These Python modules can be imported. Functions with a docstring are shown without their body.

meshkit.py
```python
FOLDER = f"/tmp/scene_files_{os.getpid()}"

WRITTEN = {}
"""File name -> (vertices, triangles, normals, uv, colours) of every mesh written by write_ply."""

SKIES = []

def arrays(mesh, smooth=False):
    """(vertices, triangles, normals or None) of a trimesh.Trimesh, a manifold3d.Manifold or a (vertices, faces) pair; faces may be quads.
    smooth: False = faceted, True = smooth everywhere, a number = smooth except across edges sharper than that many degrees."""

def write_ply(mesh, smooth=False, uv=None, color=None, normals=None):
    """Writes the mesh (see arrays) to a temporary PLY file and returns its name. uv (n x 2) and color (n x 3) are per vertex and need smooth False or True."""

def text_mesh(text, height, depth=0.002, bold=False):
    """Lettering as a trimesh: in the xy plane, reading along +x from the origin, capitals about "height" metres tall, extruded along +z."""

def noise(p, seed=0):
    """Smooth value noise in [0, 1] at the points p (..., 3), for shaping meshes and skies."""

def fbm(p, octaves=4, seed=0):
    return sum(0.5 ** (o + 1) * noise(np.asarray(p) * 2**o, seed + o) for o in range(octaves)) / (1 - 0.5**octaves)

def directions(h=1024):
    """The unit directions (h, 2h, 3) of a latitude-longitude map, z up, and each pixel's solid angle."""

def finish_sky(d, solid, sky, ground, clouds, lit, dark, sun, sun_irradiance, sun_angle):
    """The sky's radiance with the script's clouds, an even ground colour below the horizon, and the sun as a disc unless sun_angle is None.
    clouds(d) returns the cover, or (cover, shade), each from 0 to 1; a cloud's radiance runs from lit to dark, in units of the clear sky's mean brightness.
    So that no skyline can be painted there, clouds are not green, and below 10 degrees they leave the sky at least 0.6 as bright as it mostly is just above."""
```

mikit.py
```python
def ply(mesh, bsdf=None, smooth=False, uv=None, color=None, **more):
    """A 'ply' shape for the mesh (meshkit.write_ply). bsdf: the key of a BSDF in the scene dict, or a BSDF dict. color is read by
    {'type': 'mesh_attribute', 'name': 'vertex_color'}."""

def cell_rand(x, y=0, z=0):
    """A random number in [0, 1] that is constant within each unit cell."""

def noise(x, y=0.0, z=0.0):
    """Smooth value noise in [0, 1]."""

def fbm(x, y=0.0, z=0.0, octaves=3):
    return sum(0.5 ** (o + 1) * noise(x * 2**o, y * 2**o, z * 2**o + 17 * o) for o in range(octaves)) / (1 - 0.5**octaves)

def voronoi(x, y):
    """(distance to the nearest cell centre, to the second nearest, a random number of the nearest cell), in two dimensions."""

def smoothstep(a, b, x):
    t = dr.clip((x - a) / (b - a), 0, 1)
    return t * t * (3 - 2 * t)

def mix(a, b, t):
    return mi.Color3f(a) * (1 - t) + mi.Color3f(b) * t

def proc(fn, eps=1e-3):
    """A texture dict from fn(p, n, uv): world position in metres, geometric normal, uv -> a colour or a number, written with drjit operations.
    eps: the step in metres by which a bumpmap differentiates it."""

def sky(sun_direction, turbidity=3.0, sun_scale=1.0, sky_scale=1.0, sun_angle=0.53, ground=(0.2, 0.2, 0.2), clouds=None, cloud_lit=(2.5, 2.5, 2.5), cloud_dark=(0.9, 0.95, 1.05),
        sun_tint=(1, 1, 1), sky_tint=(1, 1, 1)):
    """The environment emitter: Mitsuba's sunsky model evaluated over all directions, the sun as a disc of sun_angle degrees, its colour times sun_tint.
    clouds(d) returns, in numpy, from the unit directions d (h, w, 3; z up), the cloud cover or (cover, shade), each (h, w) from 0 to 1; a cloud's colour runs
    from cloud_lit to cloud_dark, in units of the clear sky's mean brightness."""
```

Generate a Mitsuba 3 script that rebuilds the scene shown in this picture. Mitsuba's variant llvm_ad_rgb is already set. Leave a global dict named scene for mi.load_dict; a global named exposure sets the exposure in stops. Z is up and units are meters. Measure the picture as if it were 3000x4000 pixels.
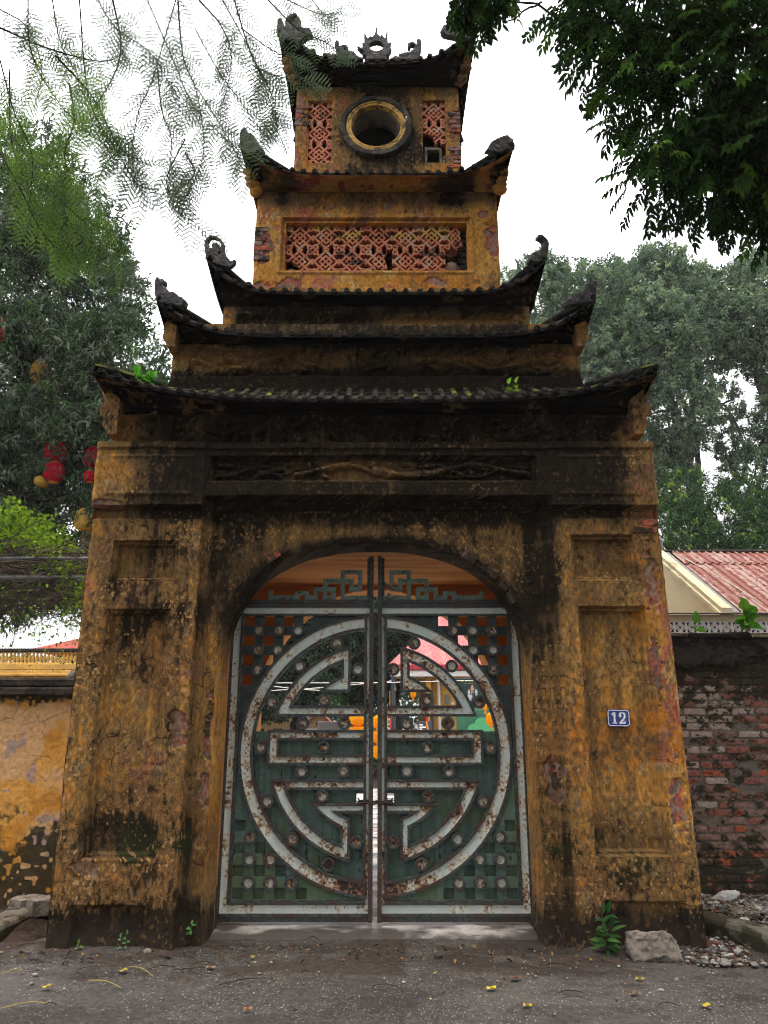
import math
import numpy as np
import trimesh
import shapely
import shapely.geometry as sg
import shapely.affinity as sa
from shapely.ops import unary_union
import manifold3d as m3
import drjit as dr
import mitsuba as mi
import meshkit
import mikit
from mikit import noise, fbm, smoothstep, mix, voronoi, cell_rand

T = mi.ScalarTransform4f
PI = math.pi
scene, labels = {}, {}

# ------------------------------------------------------------------ camera, sky, exposure
PITCH = 15.6
EYE = np.array([0.06, -6.31, 1.7])
_f = np.array([0, math.cos(math.radians(PITCH)), math.sin(math.radians(PITCH))])
scene['camera'] = {'type': 'perspective', 'fov': 54.8, 'fov_axis': 'x', 'near_clip': 0.05, 'far_clip': 400.0,
                   'to_world': T().look_at(origin=EYE.tolist(), target=(EYE + _f).tolist(), up=[0, 0, 1])}
scene['sky'] = mikit.sky((0.05, -0.14, 0.99), turbidity=3, sun_scale=0.30, sun_angle=26,
                         clouds=lambda d: (1.0, np.clip(1 - (1 + 2 * d[..., 2]) / 3, 0, 1)), cloud_lit=(3.6, 3.62, 3.66), cloud_dark=(0.8, 0.82, 0.84), ground=(0.16, 0.15, 0.14))
exposure = 2.9

# ------------------------------------------------------------------ helpers
def srgb(r, g, b):
    c = np.array([r, g, b]) / 255.0
    return np.where(c < 0.04045, c / 12.92, ((c + 0.055) / 1.055) ** 2.4).tolist()

_count = {}
def shape_of(mesh, bsdf=None, **kw):
    return mikit.ply(mesh, f'mat_{bsdf}', **kw)

def key_of(name, parent=None):
    k = f'{parent}__{name}' if parent else name
    n = _count.get(k, 0)
    _count[k] = n + 1
    return k if n == 0 else f'{k}_{n:03d}'

def tag(k, label=None, cat=None, group=None, kind=None):
    d = labels.setdefault(k, {})
    for a, b in (('label', label), ('category', cat), ('group', group), ('kind', kind)):
        if b: d[a] = b

def thing(name, label, cat, group=None):
    k = key_of(name)
    tag(k, label, cat, group)
    return k

def put(name, mesh, bsdf, parent=None, smooth=False, label=None, cat=None, group=None, kind=None, **kw):
    k = key_of(name, parent)
    shape = mesh if isinstance(mesh, dict) else shape_of(mesh, bsdf, smooth=smooth, **kw)
    scene[k] = shape
    if label or cat or group or kind: tag(k, label, cat, group, kind)
    return k

def reuse(name, shape, m, parent=None, bsdf=None, **lab):
    d = {**shape, 'to_world': m}
    if bsdf: d['bsdf'] = {'type': 'ref', 'id': f'mat_{bsdf}'}
    k = key_of(name, parent)
    scene[k] = d
    if lab: tag(k, **lab)
    return k

def tm(v, f):
    return trimesh.Trimesh(np.asarray(v, float), np.asarray(f, int), process=False)

def cat(ms):
    ms = [m if isinstance(m, trimesh.Trimesh) else tm(*m) for m in ms]
    vs, fs, o = [], [], 0
    for m in ms:
        vs.append(np.asarray(m.vertices)); fs.append(np.asarray(m.faces) + o); o += len(m.vertices)
    return tm(np.vstack(vs), np.vstack(fs))

def box(x0, x1, y0, y1, z0, z1):
    m = trimesh.creation.box((x1 - x0, y1 - y0, z1 - z0))
    m.apply_translation(((x0 + x1) / 2, (y0 + y1) / 2, (z0 + z1) / 2))
    return m

def rbox(x0, x1, y0, y1, z0, z1, r=0.006):
    """A box with chamfered edges (hull of insets)."""
    v = []
    for a in range(3):
        d = [r, r, r]; d[a] = 0
        for sx in (x0 + d[0], x1 - d[0]):
            for sy in (y0 + d[1], y1 - d[1]):
                for sz in (z0 + d[2], z1 - d[2]):
                    v.append((sx, sy, sz))
    return trimesh.convex.convex_hull(np.array(v))

def tube(pts, radii, sides=8, cap=True):
    p = np.asarray(pts, float)
    r = np.broadcast_to(np.asarray(radii, float), (len(p),))
    t = np.gradient(p, axis=0); t /= np.linalg.norm(t, axis=1, keepdims=True) + 1e-12
    ref = np.array([0.13, 0.31, 0.94]) if abs(t[:, 2]).mean() < 0.8 else np.array([0.94, 0.31, 0.13])
    a = np.cross(t, ref); a /= np.linalg.norm(a, axis=1, keepdims=True) + 1e-12
    b = np.cross(t, a)
    th = np.arange(sides) * 2 * PI / sides
    v = p[:, None] + r[:, None, None] * (np.cos(th)[None, :, None] * a[:, None] + np.sin(th)[None, :, None] * b[:, None])
    v = v.reshape(-1, 3)
    i, j = np.meshgrid(np.arange(len(p) - 1), np.arange(sides), indexing='ij')
    q = np.stack([i * sides + j, i * sides + (j + 1) % sides, (i + 1) * sides + (j + 1) % sides, (i + 1) * sides + j], -1).reshape(-1, 4)
    f = np.vstack([q[:, [0, 1, 2]], q[:, [0, 2, 3]]])
    if cap:
        n = len(v); v = np.vstack([v, p[:1], p[-1:]]); k = np.arange(sides); k2 = (k + 1) % sides; e = (len(p) - 1) * sides
        f = np.vstack([f, np.stack([k2, k, k * 0 + n], 1), np.stack([e + k, e + k2, k * 0 + n + 1], 1)])
    return tm(v, f)

def curve(pts, n=24):
    """Catmull-Rom through the points."""
    p = np.asarray(pts, float)
    p = np.vstack([2 * p[0] - p[1], p, 2 * p[-1] - p[-2]])
    out = []
    m = len(p) - 3
    for u in np.linspace(0, m - 1e-9, n):
        i = int(u); t = u - i
        a, b, c, d = p[i:i + 4]
        out.append(0.5 * (2 * b + (c - a) * t + (2 * a - 5 * b + 4 * c - d) * t * t + (3 * b - a - 3 * c + d) * t ** 3))
    return np.array(out)

def grid_faces(nu, nv, flip=False):
    i, j = np.meshgrid(np.arange(nu - 1), np.arange(nv - 1), indexing='ij')
    a = (i * nv + j).ravel(); b = a + nv; c = b + 1; d = a + 1
    f = np.vstack([np.stack([a, b, c], 1), np.stack([a, c, d], 1)])
    return f[:, ::-1] if flip else f

def sheet(P, flip=False):
    nu, nv = P.shape[:2]
    return tm(P.reshape(-1, 3), grid_faces(nu, nv, flip))

def plate(poly, y0, y1):
    """A shapely polygon in (x, z) extruded between y0 and y1."""
    ms = []
    for g in getattr(poly, 'geoms', [poly]):
        if g.is_empty or g.geom_type != 'Polygon' or g.area < 1e-7: continue
        m = trimesh.creation.extrude_polygon(g, abs(y1 - y0), engine='earcut')
        v = np.array(m.vertices)
        ms.append(tm(np.stack([v[:, 0], max(y0, y1) - v[:, 2], v[:, 1]], 1), m.faces))
    return cat(ms)

def npn(x, y=0.0, z=0.0):
    """mikit.noise in numpy: the same field for meshes and materials."""
    x, y, z = np.broadcast_arrays(np.asarray(x, float), y, z)
    return meshkit.noise(np.stack([x, y, z], -1) + 1000000.0)

def npf(x, y=0.0, z=0.0, octaves=3):
    return sum(0.5 ** (o + 1) * npn(np.asarray(x) * 2 ** o, np.asarray(y) * 2 ** o, np.asarray(z) * 2 ** o + 17 * o) for o in range(octaves)) / (1 - 0.5 ** octaves)

def sst(a, b, x):
    t = np.clip((x - a) / (b - a), 0, 1)
    return t * t * (3 - 2 * t)

def roughen(mesh, amp, freq, seed=0.0):
    v = np.array(mesh.vertices); n = np.array(mesh.vertex_normals)
    d = npf(v[:, 0] * freq + seed, v[:, 1] * freq, v[:, 2] * freq, 3) - 0.5
    return tm(v + n * (2 * amp * d)[:, None], mesh.faces)

def carve(poly, thick, step=0.022, amp=0.012, seed=0.0, iters=12):
    step, iters = step * .6, max(3, iters // 3)
    """A solid in the xz plane with rounded, lumpy carving, from its outline."""
    polys = []
    for g in getattr(poly, 'geoms', [poly]):
        polys.append(np.array(g.exterior.coords)[:-1].tolist())
        polys += [np.array(h.coords)[:-1].tolist() for h in g.interiors]
    cs = m3.CrossSection(polys, m3.FillRule.EvenOdd)
    s = cs.extrude(thick).refine_to_length(step)
    m = s.to_mesh()
    t = trimesh.Trimesh(m.vert_properties[:, :3], m.tri_verts, process=True)
    trimesh.smoothing.filter_taubin(t, iterations=iters)
    v = np.array(t.vertices)
    t = trimesh.Trimesh(np.stack([v[:, 0], thick / 2 - v[:, 2], v[:, 1]], 1), t.faces, process=True)
    v = np.array(t.vertices); n = np.array(t.vertex_normals)
    d = npf(v[:, 0] * 19 + seed, v[:, 1] * 9, v[:, 2] * 19, 3) - 0.5
    rid = np.abs(np.sin(v[:, 0] * 55 + v[:, 2] * 42 + 10 * d)) ** .6
    return tm(v + n * (amp * 2.6 * d + amp * 1.5 * (rid - .6))[:, None], t.faces)

def at(mesh, x=0, y=0, z=0, rz=0, rx=0, ry=0, s=1.0):
    m = mesh.copy()
    M = trimesh.transformations.euler_matrix(rx, ry, rz, 'sxyz')
    if np.isscalar(s): s = (s, s, s)
    M[:3, :3] = M[:3, :3] @ np.diag(s)
    M[:3, 3] = (x, y, z)
    m.apply_transform(M)
    return m

def MAT(x=0, y=0, z=0, rz=0, rx=0, ry=0, s=1.0):
    M = trimesh.transformations.euler_matrix(rx, ry, rz, 'sxyz')
    if np.isscalar(s): s = (s, s, s)
    M[:3, :3] = M[:3, :3] @ np.diag(s)
    M[:3, 3] = (x, y, z)
    return T(M)



# ------------------------------------------------------------------ materials
def two(d): return {'type': 'twosided', 'b': d}
def prin(col, rough=0.8, spec=0.3, **kw):
    c = col if isinstance(col, dict) else {'type': 'rgb', 'value': list(map(float, col))}
    return {'type': 'principled', 'base_color': c, 'roughness': rough, 'specular': spec, **kw}
def bumped(d, fn, scale=1.0, eps=2e-3):
    return {'type': 'bumpmap', 'tex': mikit.proc(fn, eps), 'scale': scale, 'b': d}
def mat(k, d): scene[f'mat_{k}'] = d
def flat(k, col, rough=0.7, spec=0.3, **kw): mat(k, two(prin(col, rough, spec, **kw)))

# patches where the render coat has come off (x, z, half width, half height); the meshes are recessed there too
PEEL = [(2.40, 1.02, .07, .22), (-1.40, 1.62, .045, .24), (-1.415, 1.15, .05, .13), (1.46, 1.24, .07, .18), (-1.62, 1.62, .07, .15), (-2.24, .58, .10, .07),
        (2.37, 2.9, .06, .25), (2.33, 2.15, .04, .3), (-1.0, 6.28, .16, .1), (-1.30, 6.8, .12, .22), (-1.3, 6.3, .12, .07), (.62, 6.36, .12, .045), (.12, 7.36, .07, .05), (-.55, 7.33, .1, .04),
        (-.93, 7.40, .06, .04), (1.2, 7.25, .06, .05), (-.98, 8.95, .10, .20), (.94, 8.75, .09, .2), (.93, 8.25, .06, .14), (-2.42, 3.53, .16, .035), (2.38, 3.37, .11, .05),
        (-.95, 3.05, .05, .04), (1.0, 2.95, .07, .06), (-1.6, 2.64, .03, .04), (.42, 8.1, .08, .05), (-2.05, 4.95, .06, .05), (1.3, 6.9, .08, .16)]

def peel_np(X, Z):
    w = npf(X * 10, 0.0, Z * 10, 4) - 0.5
    d = np.full(np.shape(X), 9.0)
    for cx, cz, rx, rz in PEEL:
        d = np.minimum(d, np.sqrt(((X - cx) / rx) ** 2 + ((Z - cz) / rz) ** 2))
    return 1 - sst(0.90, 1.0, d + 2.0 * w)

def peel_dr(x, z):
    w = fbm(x * 10, 0.0, z * 10, 4) - 0.5
    d = mi.Float(9.0)
    for cx, cz, rx, rz in PEEL:
        d = dr.minimum(d, dr.sqrt(dr.square((x - cx) / rx) + dr.square((z - cz) / rz)))
    d += 2.0 * w
    return 1 - smoothstep(0.9, 0.96, d), smoothstep(0.62, 0.75, d) * (1 - smoothstep(0.96, 1.0, d))

def band(v, a, b, s): return smoothstep(a - s, a + s, v) * (1 - smoothstep(b - s, b + s, v))
def spot(x, z, cx, cz, rx, rz): return dr.exp(-dr.square((x - cx) / rx) - dr.square((z - cz) / rz))

def mould_shade_bias(x, z):
    """How much black growth the old lime wash carries at each place of the tower (rain runs and damp), with recess shading painted in beside the pillars."""
    ax = dr.abs(x)
    b = mi.Float(0.55)
    b += 0.75 * (1 - smoothstep(0.05, 0.42, z))
    b += 0.30 * band(ax, 1.72, 2.34, .05) * band(z, .66, .95, .11)
    b += 0.25 * spot(x, z, 2.0, .5, .5, .18) + 0.12 * spot(x, z, -1.9, .5, .4, .2)
    b -= 0.04 * band(z, 1.0, 3.0, .4) * smoothstep(1.5, 1.7, ax)
    b -= 0.22 * smoothstep(2.0, 2.3, x) * band(z, .8, 2.7, .4)
    b -= 0.16 * smoothstep(2.30, 2.46, ax) * band(z, .9, 4.1, .2)
    b += 0.22 * band(ax, 1.3, 1.54, .04) * band(z, .0, 1.0, .3) + 0.16 * band(ax, 1.475, 1.54, .02) * band(z, .2, 3.5, .1) - 0.06 * smoothstep(1.30, 1.42, x) * band(z, .8, 2.0, .3)  # the tall narrow band paints recess shading, with dirt, down the inner pillar edges
    b += 0.24 * (1 - smoothstep(1.45, 1.6, ax)) * band(z, 2.35, 3.5, .3) + .12 * band(ax, 1.5, 2.4, .1) * band(z, 2.5, 3.4, .3) + .2 * spot(ax, z, 1.2, 2.75, .25, .35) + .3 * spot(x, z, 1.38, 2.3, .1, .5)
    rr = dr.power(dr.power(dr.abs(x + .025) / 1.305, 2.5) + dr.power(dr.maximum(z - 2.13, 0.0) / 1.09, 2.5), .4)
    b += 0.55 * dr.exp(-dr.square((rr - 1.0) / .045)) * smoothstep(1.9, 2.5, z) * (1 - smoothstep(3.4, 3.5, z))
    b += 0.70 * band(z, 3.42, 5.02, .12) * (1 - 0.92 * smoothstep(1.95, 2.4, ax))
    b -= 0.42 * band(x, -1.5, 1.40, .04) * band(z, 3.76, 3.965, .02) * (.55 + .45 * dr.cos(x * 2.6 + .6))
    b += 0.10 * (1 - smoothstep(-1.65, -1.5, x)) * band(z, .5, 3.4, .2) - .16 * band(ax, .3, 1.85, .1) * band(z, 5.0, 5.24, .03)
    b += 0.18 * spot(x, z, 1.6, 3.85, .5, .3) - 0.22 * spot(x, z, -2.0, 3.75, .4, .25)
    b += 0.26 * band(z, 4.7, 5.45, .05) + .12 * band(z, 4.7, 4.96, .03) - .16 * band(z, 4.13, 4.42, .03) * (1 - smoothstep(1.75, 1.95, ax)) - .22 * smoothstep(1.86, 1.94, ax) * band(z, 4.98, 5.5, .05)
    b += 0.13 * spot(x, z, .6, 5.15, 1.0, .3) - 0.12 * spot(x, z, -1.6, 5.1, .35, .2)
    b += 0.42 * band(z, 5.3, 6.02, .05) * (1 - smoothstep(1.48, 1.56, ax)) - 0.42 * band(x, .0, 1.5, .12) * band(z, 5.55, 5.8, .05)
    b -= 0.42 * band(z, 6.1, 7.34, .08)
    b += 0.08 * band(z, 7.34, 7.7, .04) + .45 * spot(x, z, .8, 7.42, .2, .16) + 0.35 * spot(x, z, -1.1, 7.42, .14, .2) + .2 * spot(x, z, 1.2, 7.5, .3, .05)
    b += 0.10 * band(z, 7.95, 9.4, .05) - .34 * smoothstep(.5, .62, ax) * band(z, 7.95, 9.18, .1)
    b += 0.40 * spot(x, z, .12, 8.35, .42, .42) + .30 * spot(x, z, .25, 8.7, .35, .5) + 0.42 * spot(x, z, .0, 9.28, .5, .16) - .2 * spot(x, z, -.45, 9.05, .2, .2) - .25 * spot(x, z, .45, 9.1, .12, .25)
    return b

def stucco_fn(side, off=0.0):
    def fn(p, n, uv):
        x, y, z = p.x, p.y, p.z
        q = x + 0.9 * y
        con = lambda a: dr.clip((a - .5) * 1.75 + .5, 0, 1)
        n1 = con(fbm(q * 1.7, y * 0.5, z * 1.3, 3))
        n2 = con(fbm(q * 5.3 + 5, y, z * 3.9, 4))
        st = con(fbm(q * 33, y * 3, z * 4.2, 3))
        fine = con(fbm(q * 38, y * 8, z * 19, 3))
        grit = noise(q * 150, y * 40, z * 95)
        c = mix((.41, .185, .036), (.60, .31, .080), smoothstep(.25, .75, n2 * .55 + fine * .45))
        c = mix(c, (.47, .16, .022), smoothstep(.5, .7, n1) * .6)
        # older coats showing through
        lay = fbm(q * 4.3 + 31, y, z * 2.9, 4) + (fine - .5) * .22
        edge = 0.15 * smoothstep(2.2, 2.42, x) * band(z, 1.4, 4.0, .2) + 0.06 * smoothstep(2.25, 2.45, dr.abs(x)) * band(z, 1.4, 4.0, .2) + 0.05 * band(z, 6.1, 9.2, .1) + .06 * spot(x, z, 1.25, 6.9, .3, .5) + .05 * spot(dr.abs(x), z, .95, 8.6, .2, .5)
        red = smoothstep(.69, .72, lay + edge)
        c = mix(c, mix((.30, .062, .042), (.42, .17, .12), smoothstep(.3, .7, fine)), red * .85)
        pale = smoothstep(.68, .73, fbm(q * 8.7 + 71, y, z * 5.4, 4) + (fine - .5) * .2)
        c = mix(c, (.54, .38, .19), pale * .6)
        pl, rim = peel_dr(x, z) if not side else (mi.Float(0.0), mi.Float(0.0))
        bare = mix((.27, .185, .145), (.15, .11, .09), smoothstep(.35, .65, n2))
        bare = mix(bare, (.36, .12, .085), smoothstep(.5, .62, fine))
        c = mix(c, bare, pl)
        c = mix(c, (.34, .08, .06), rim * smoothstep(.4, .5, fine) * .8)
        # a brown film, then black growth in runs and specks
        m = mould_shade_bias(x, z) + off - (0.12 if side else 0.0) - .25 * pl - .06 * red
        st2 = con(fbm(q * 10, y, z * .55, 3))
        m += (st2 - .5) * (.42 * band(z, 1.3, 3.6, .7) + .3 * band(z, 6.2, 9.3, .2))
        film = smoothstep(-.06, .62, m + (n2 - .5) * .45 + (fine - .5) * .55 + (st - .5) * .42 + (n1 - .5) * .25)
        c = mix(c, mix(mix((.175, .115, .055), (.062, .043, .024), smoothstep(.55, 1.0, m)), (.060, .040, .021), grit * .5 + fine * .5), film * (.72 + .25 * dr.maximum(grit, smoothstep(.6, .95, m))))
        grow = m + (n2 - .5) * .55 + (st - .5) * .36 + (fine - .5) * .46 + (n1 - .5) * .35
        k = smoothstep(.70, 1.08, grow + (grit - .5) * .18)
        if not side:
            wx, wz = fbm(q * 4, 0.0, z * 4, 3), fbm(q * 4 + 50, 0.0, z * 4, 3)
            d1, d2, _r = voronoi(q * 3.2 + wx * 1.6, z * 2.4 + wz * 1.6)
            crack = (1 - smoothstep(.006, .030, d2 - d1)) * smoothstep(.50, .58, fbm(q * 2.1 + 13, 0.0, z * 2.1, 3))
            c = mix(c, (.020, .014, .010), crack * .8)
        tex = con(fbm(q * 80, y * 20, z * 26, 3))
        c = c * (.68 + .64 * tex)
        fleck = smoothstep(.64, .70, fbm(q * 52 + 3, y * 7, z * 30, 3) + (grit - .5) * .08) * smoothstep(.35, .6, fbm(q * 3, y, z * 3 + 40, 2))
        black = mix((.0075, .0060, .0048), (.026, .018, .011), smoothstep(.35, .8, fine * .6 + grit * .4))
        damp = mix(black, (.032, .024, .019), 1 - smoothstep(.15, .45, z + .2 * n2))
        damp = mix(damp, (.020, .024, .009), band(z, .55, .85, .15) * smoothstep(.45, .6, n2))
        c = mix(c, damp, k * .97)
        return mix(c, mix((.40, .19, .04), (.50, .33, .18), noise(q * 9, y, z * 9)), fleck * (.25 + .75 * film) * .7 * (1 - .7 * smoothstep(.7, 1.1, m)))
    return fn

def stucco_h(p, n, uv):
    x, y, z = p.x, p.y, p.z
    q = x + 0.9 * y
    a = fbm(q * 30, y * 9, z * 24, 3)
    fl = smoothstep(.52, .56, fbm(q * 13 + 9, y * 4, z * 10, 3))
    return 0.006 * a + 0.0035 * fl

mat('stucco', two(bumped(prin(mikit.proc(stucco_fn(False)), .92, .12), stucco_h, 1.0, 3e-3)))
mat('reveal_paint', two(bumped(prin(mikit.proc(stucco_fn(True, -.18)), .85, .25), stucco_h, 1.0, 3e-3)))
mat('stucco_side', two(bumped(prin(mikit.proc(stucco_fn(True)), .88, .25), stucco_h, 1.0, 3e-3)))

def wash_fn(p, n, uv):      # the boundary wall's lime wash
    x, z = p.x, p.z
    n2 = fbm(x * 4.1, 0.0, z * 3.3, 4); n1 = fbm(x * 1.6 + 4, 0.0, z * 1.4, 3); fine = fbm(x * 30, 0.0, z * 22, 3)
    c = mix((.50, .22, .035), (.60, .30, .07), smoothstep(.35, .65, n2))
    c = mix(c, (.58, .36, .19), smoothstep(.48, .62, fbm(x * 2.3 + 9, 0.0, z * 2.1, 4) + .12 * band(z, 1.1, 1.9, .2)) * .8)
    c = mix(c, (.32, .24, .22), smoothstep(.63, .66, fbm(x * 4.3 + 19, 0.0, z * 4.1, 5) + (fine - .5) * .16) * .8)
    g = .08 + .85 * (1 - smoothstep(.25, 1.0, z)) + .75 * smoothstep(1.78, 1.95, z) + (n2 - .5) * .9 + (fine - .5) * .6 + (fbm(x * 14, 0.0, z * 1.6, 2) - .5) * .5
    k = smoothstep(.30, .62, g) * (1 - .8 * smoothstep(.7, .74, noise(x * 24, 0.0, z * 20)))
    c = c * (.86 + .26 * smoothstep(.2, .8, fbm(x * 60, 0.0, z * 30, 3)))
    wx = fbm(x * 4, 0.0, z * 4, 3)
    d1, d2, _r = voronoi(x * 2.6 + wx * 1.8, z * 2.6 + wx)
    c = mix(c, (.10, .055, .03), (1 - smoothstep(.006, .03, d2 - d1)) * smoothstep(.52, .62, fbm(x * 1.9 + 3, 0.0, z * 1.9, 3)) * .5)
    return mix(c, mix((.014, .013, .007), (.04, .034, .015), fine), k * .96)
mat('lime_wash', two(bumped(prin(mikit.proc(wash_fn), .9, .2), stucco_h, 1.0, 3e-3)))

def grime_fn(base, dark, f=9.0, bias=.5):
    def fn(p, n, uv):
        a = fbm(p.x * f, p.y * f, p.z * f, 4); b = fbm(p.x * f * 5, p.y * f * 5, p.z * f * 5, 2)
        return mix(base, dark, smoothstep(.3, .7, a + (b - .5) * .6 + bias - .5))
    return fn
def gritty_h(p, n, uv): return 0.004 * fbm(p.x * 70, p.y * 70, p.z * 70, 3)

def tile_fn(p, n, uv):
    a = fbm(p.x * 12, p.y * 12, p.z * 12, 4); b = noise(p.x * 60, p.y * 60, p.z * 60)
    c = mix((.010, .0095, .009), (.040, .035, .030), smoothstep(.45, .75, a + (b - .5) * .5))
    moss = smoothstep(.56, .70, fbm(p.x * 6 + 3, p.y * 6, p.z * 6, 3)) * smoothstep(.2, .7, n.z)
    return mix(c, mix((.05, .065, .012), (.16, .19, .03), b), moss * (1 - smoothstep(5.0, 5.2, p.z)))
mat('roof_tile', two(bumped(prin(mikit.proc(tile_fn), .92, .10), gritty_h)))
def soff_fn(p, n, uv):
    a = fbm(p.x * 5, p.y * 5, p.z * 5, 4); b = fbm(p.x * 28, p.y * 28, p.z * 28, 3)
    c = mix((.40, .19, .035), (.56, .30, .08), smoothstep(.3, .7, b))
    c = mix(c, (.30, .075, .05), smoothstep(.60, .66, fbm(p.x * 7 + 4, p.y * 7, p.z * 7, 3)))
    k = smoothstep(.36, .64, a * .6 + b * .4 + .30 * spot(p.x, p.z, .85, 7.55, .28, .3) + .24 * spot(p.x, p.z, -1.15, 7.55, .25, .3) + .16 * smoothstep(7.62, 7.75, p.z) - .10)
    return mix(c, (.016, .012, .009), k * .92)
mat('soffit', two(bumped(prin(mikit.proc(soff_fn), .92, .1), stucco_h)))
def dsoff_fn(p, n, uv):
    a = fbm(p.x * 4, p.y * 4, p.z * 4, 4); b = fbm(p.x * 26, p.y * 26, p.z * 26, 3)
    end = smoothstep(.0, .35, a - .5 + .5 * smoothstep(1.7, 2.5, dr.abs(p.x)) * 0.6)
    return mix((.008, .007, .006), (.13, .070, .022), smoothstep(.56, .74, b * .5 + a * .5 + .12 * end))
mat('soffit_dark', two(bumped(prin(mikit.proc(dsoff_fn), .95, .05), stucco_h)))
def carve_fn(p, n, uv):
    a = fbm(p.x * 16, p.y * 16, p.z * 16, 3); b = fbm(p.x * 70, p.y * 70, p.z * 70, 2)
    return mix((.030, .029, .030), (.125, .118, .115), smoothstep(.35, .75, a * .6 + b * .4))
mat('carving', two(bumped(prin(mikit.proc(carve_fn), .85, .3), gritty_h)))
mat('gilt', two(prin(mikit.proc(grime_fn((.60, .36, .09), (.10, .06, .025), 9, .38)), .6, .5)))
mat('ring_black', two(bumped(prin(mikit.proc(grime_fn((.10, .085, .06), (.022, .019, .016), 6, .6)), .8, .3), gritty_h)))
def terra_fn(p, n, uv):
    a = fbm(p.x * 9, p.y * 9, p.z * 9, 3); b = fbm(p.x * 40, p.y * 40, p.z * 40, 2); w = fbm(p.x * 3 + 8, p.y, p.z * 5, 3)
    c = mix((.46, .13, .075), (.56, .24, .13), smoothstep(.3, .7, b))
    c = mix(c, (.52, .30, .08), smoothstep(.55, .62, w) * smoothstep(6.92, 7.02, p.z + .0) * (1 - smoothstep(7.5, 7.9, p.z)))
    c = mix(c, (.50, .36, .26), smoothstep(.62, .7, a) * .7)
    return mix(c, (.09, .045, .035), smoothstep(.60, .76, 1 - a + (b - .5) * .4))
mat('terracotta', two(bumped(prin(mikit.proc(terra_fn), .8, .3), gritty_h)))
def ceil_fn(p, n, uv):
    g = fbm(p.x * 1.2, p.y * 9, p.z * 2, 4)
    return mix((.44, .19, .05), (.60, .30, .10), smoothstep(.35, .65, g))
mat('passage_paint', two(prin(mikit.proc(ceil_fn), .85, .25)))
flat('interior', (.03, .028, .026), .95, .1)

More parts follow.
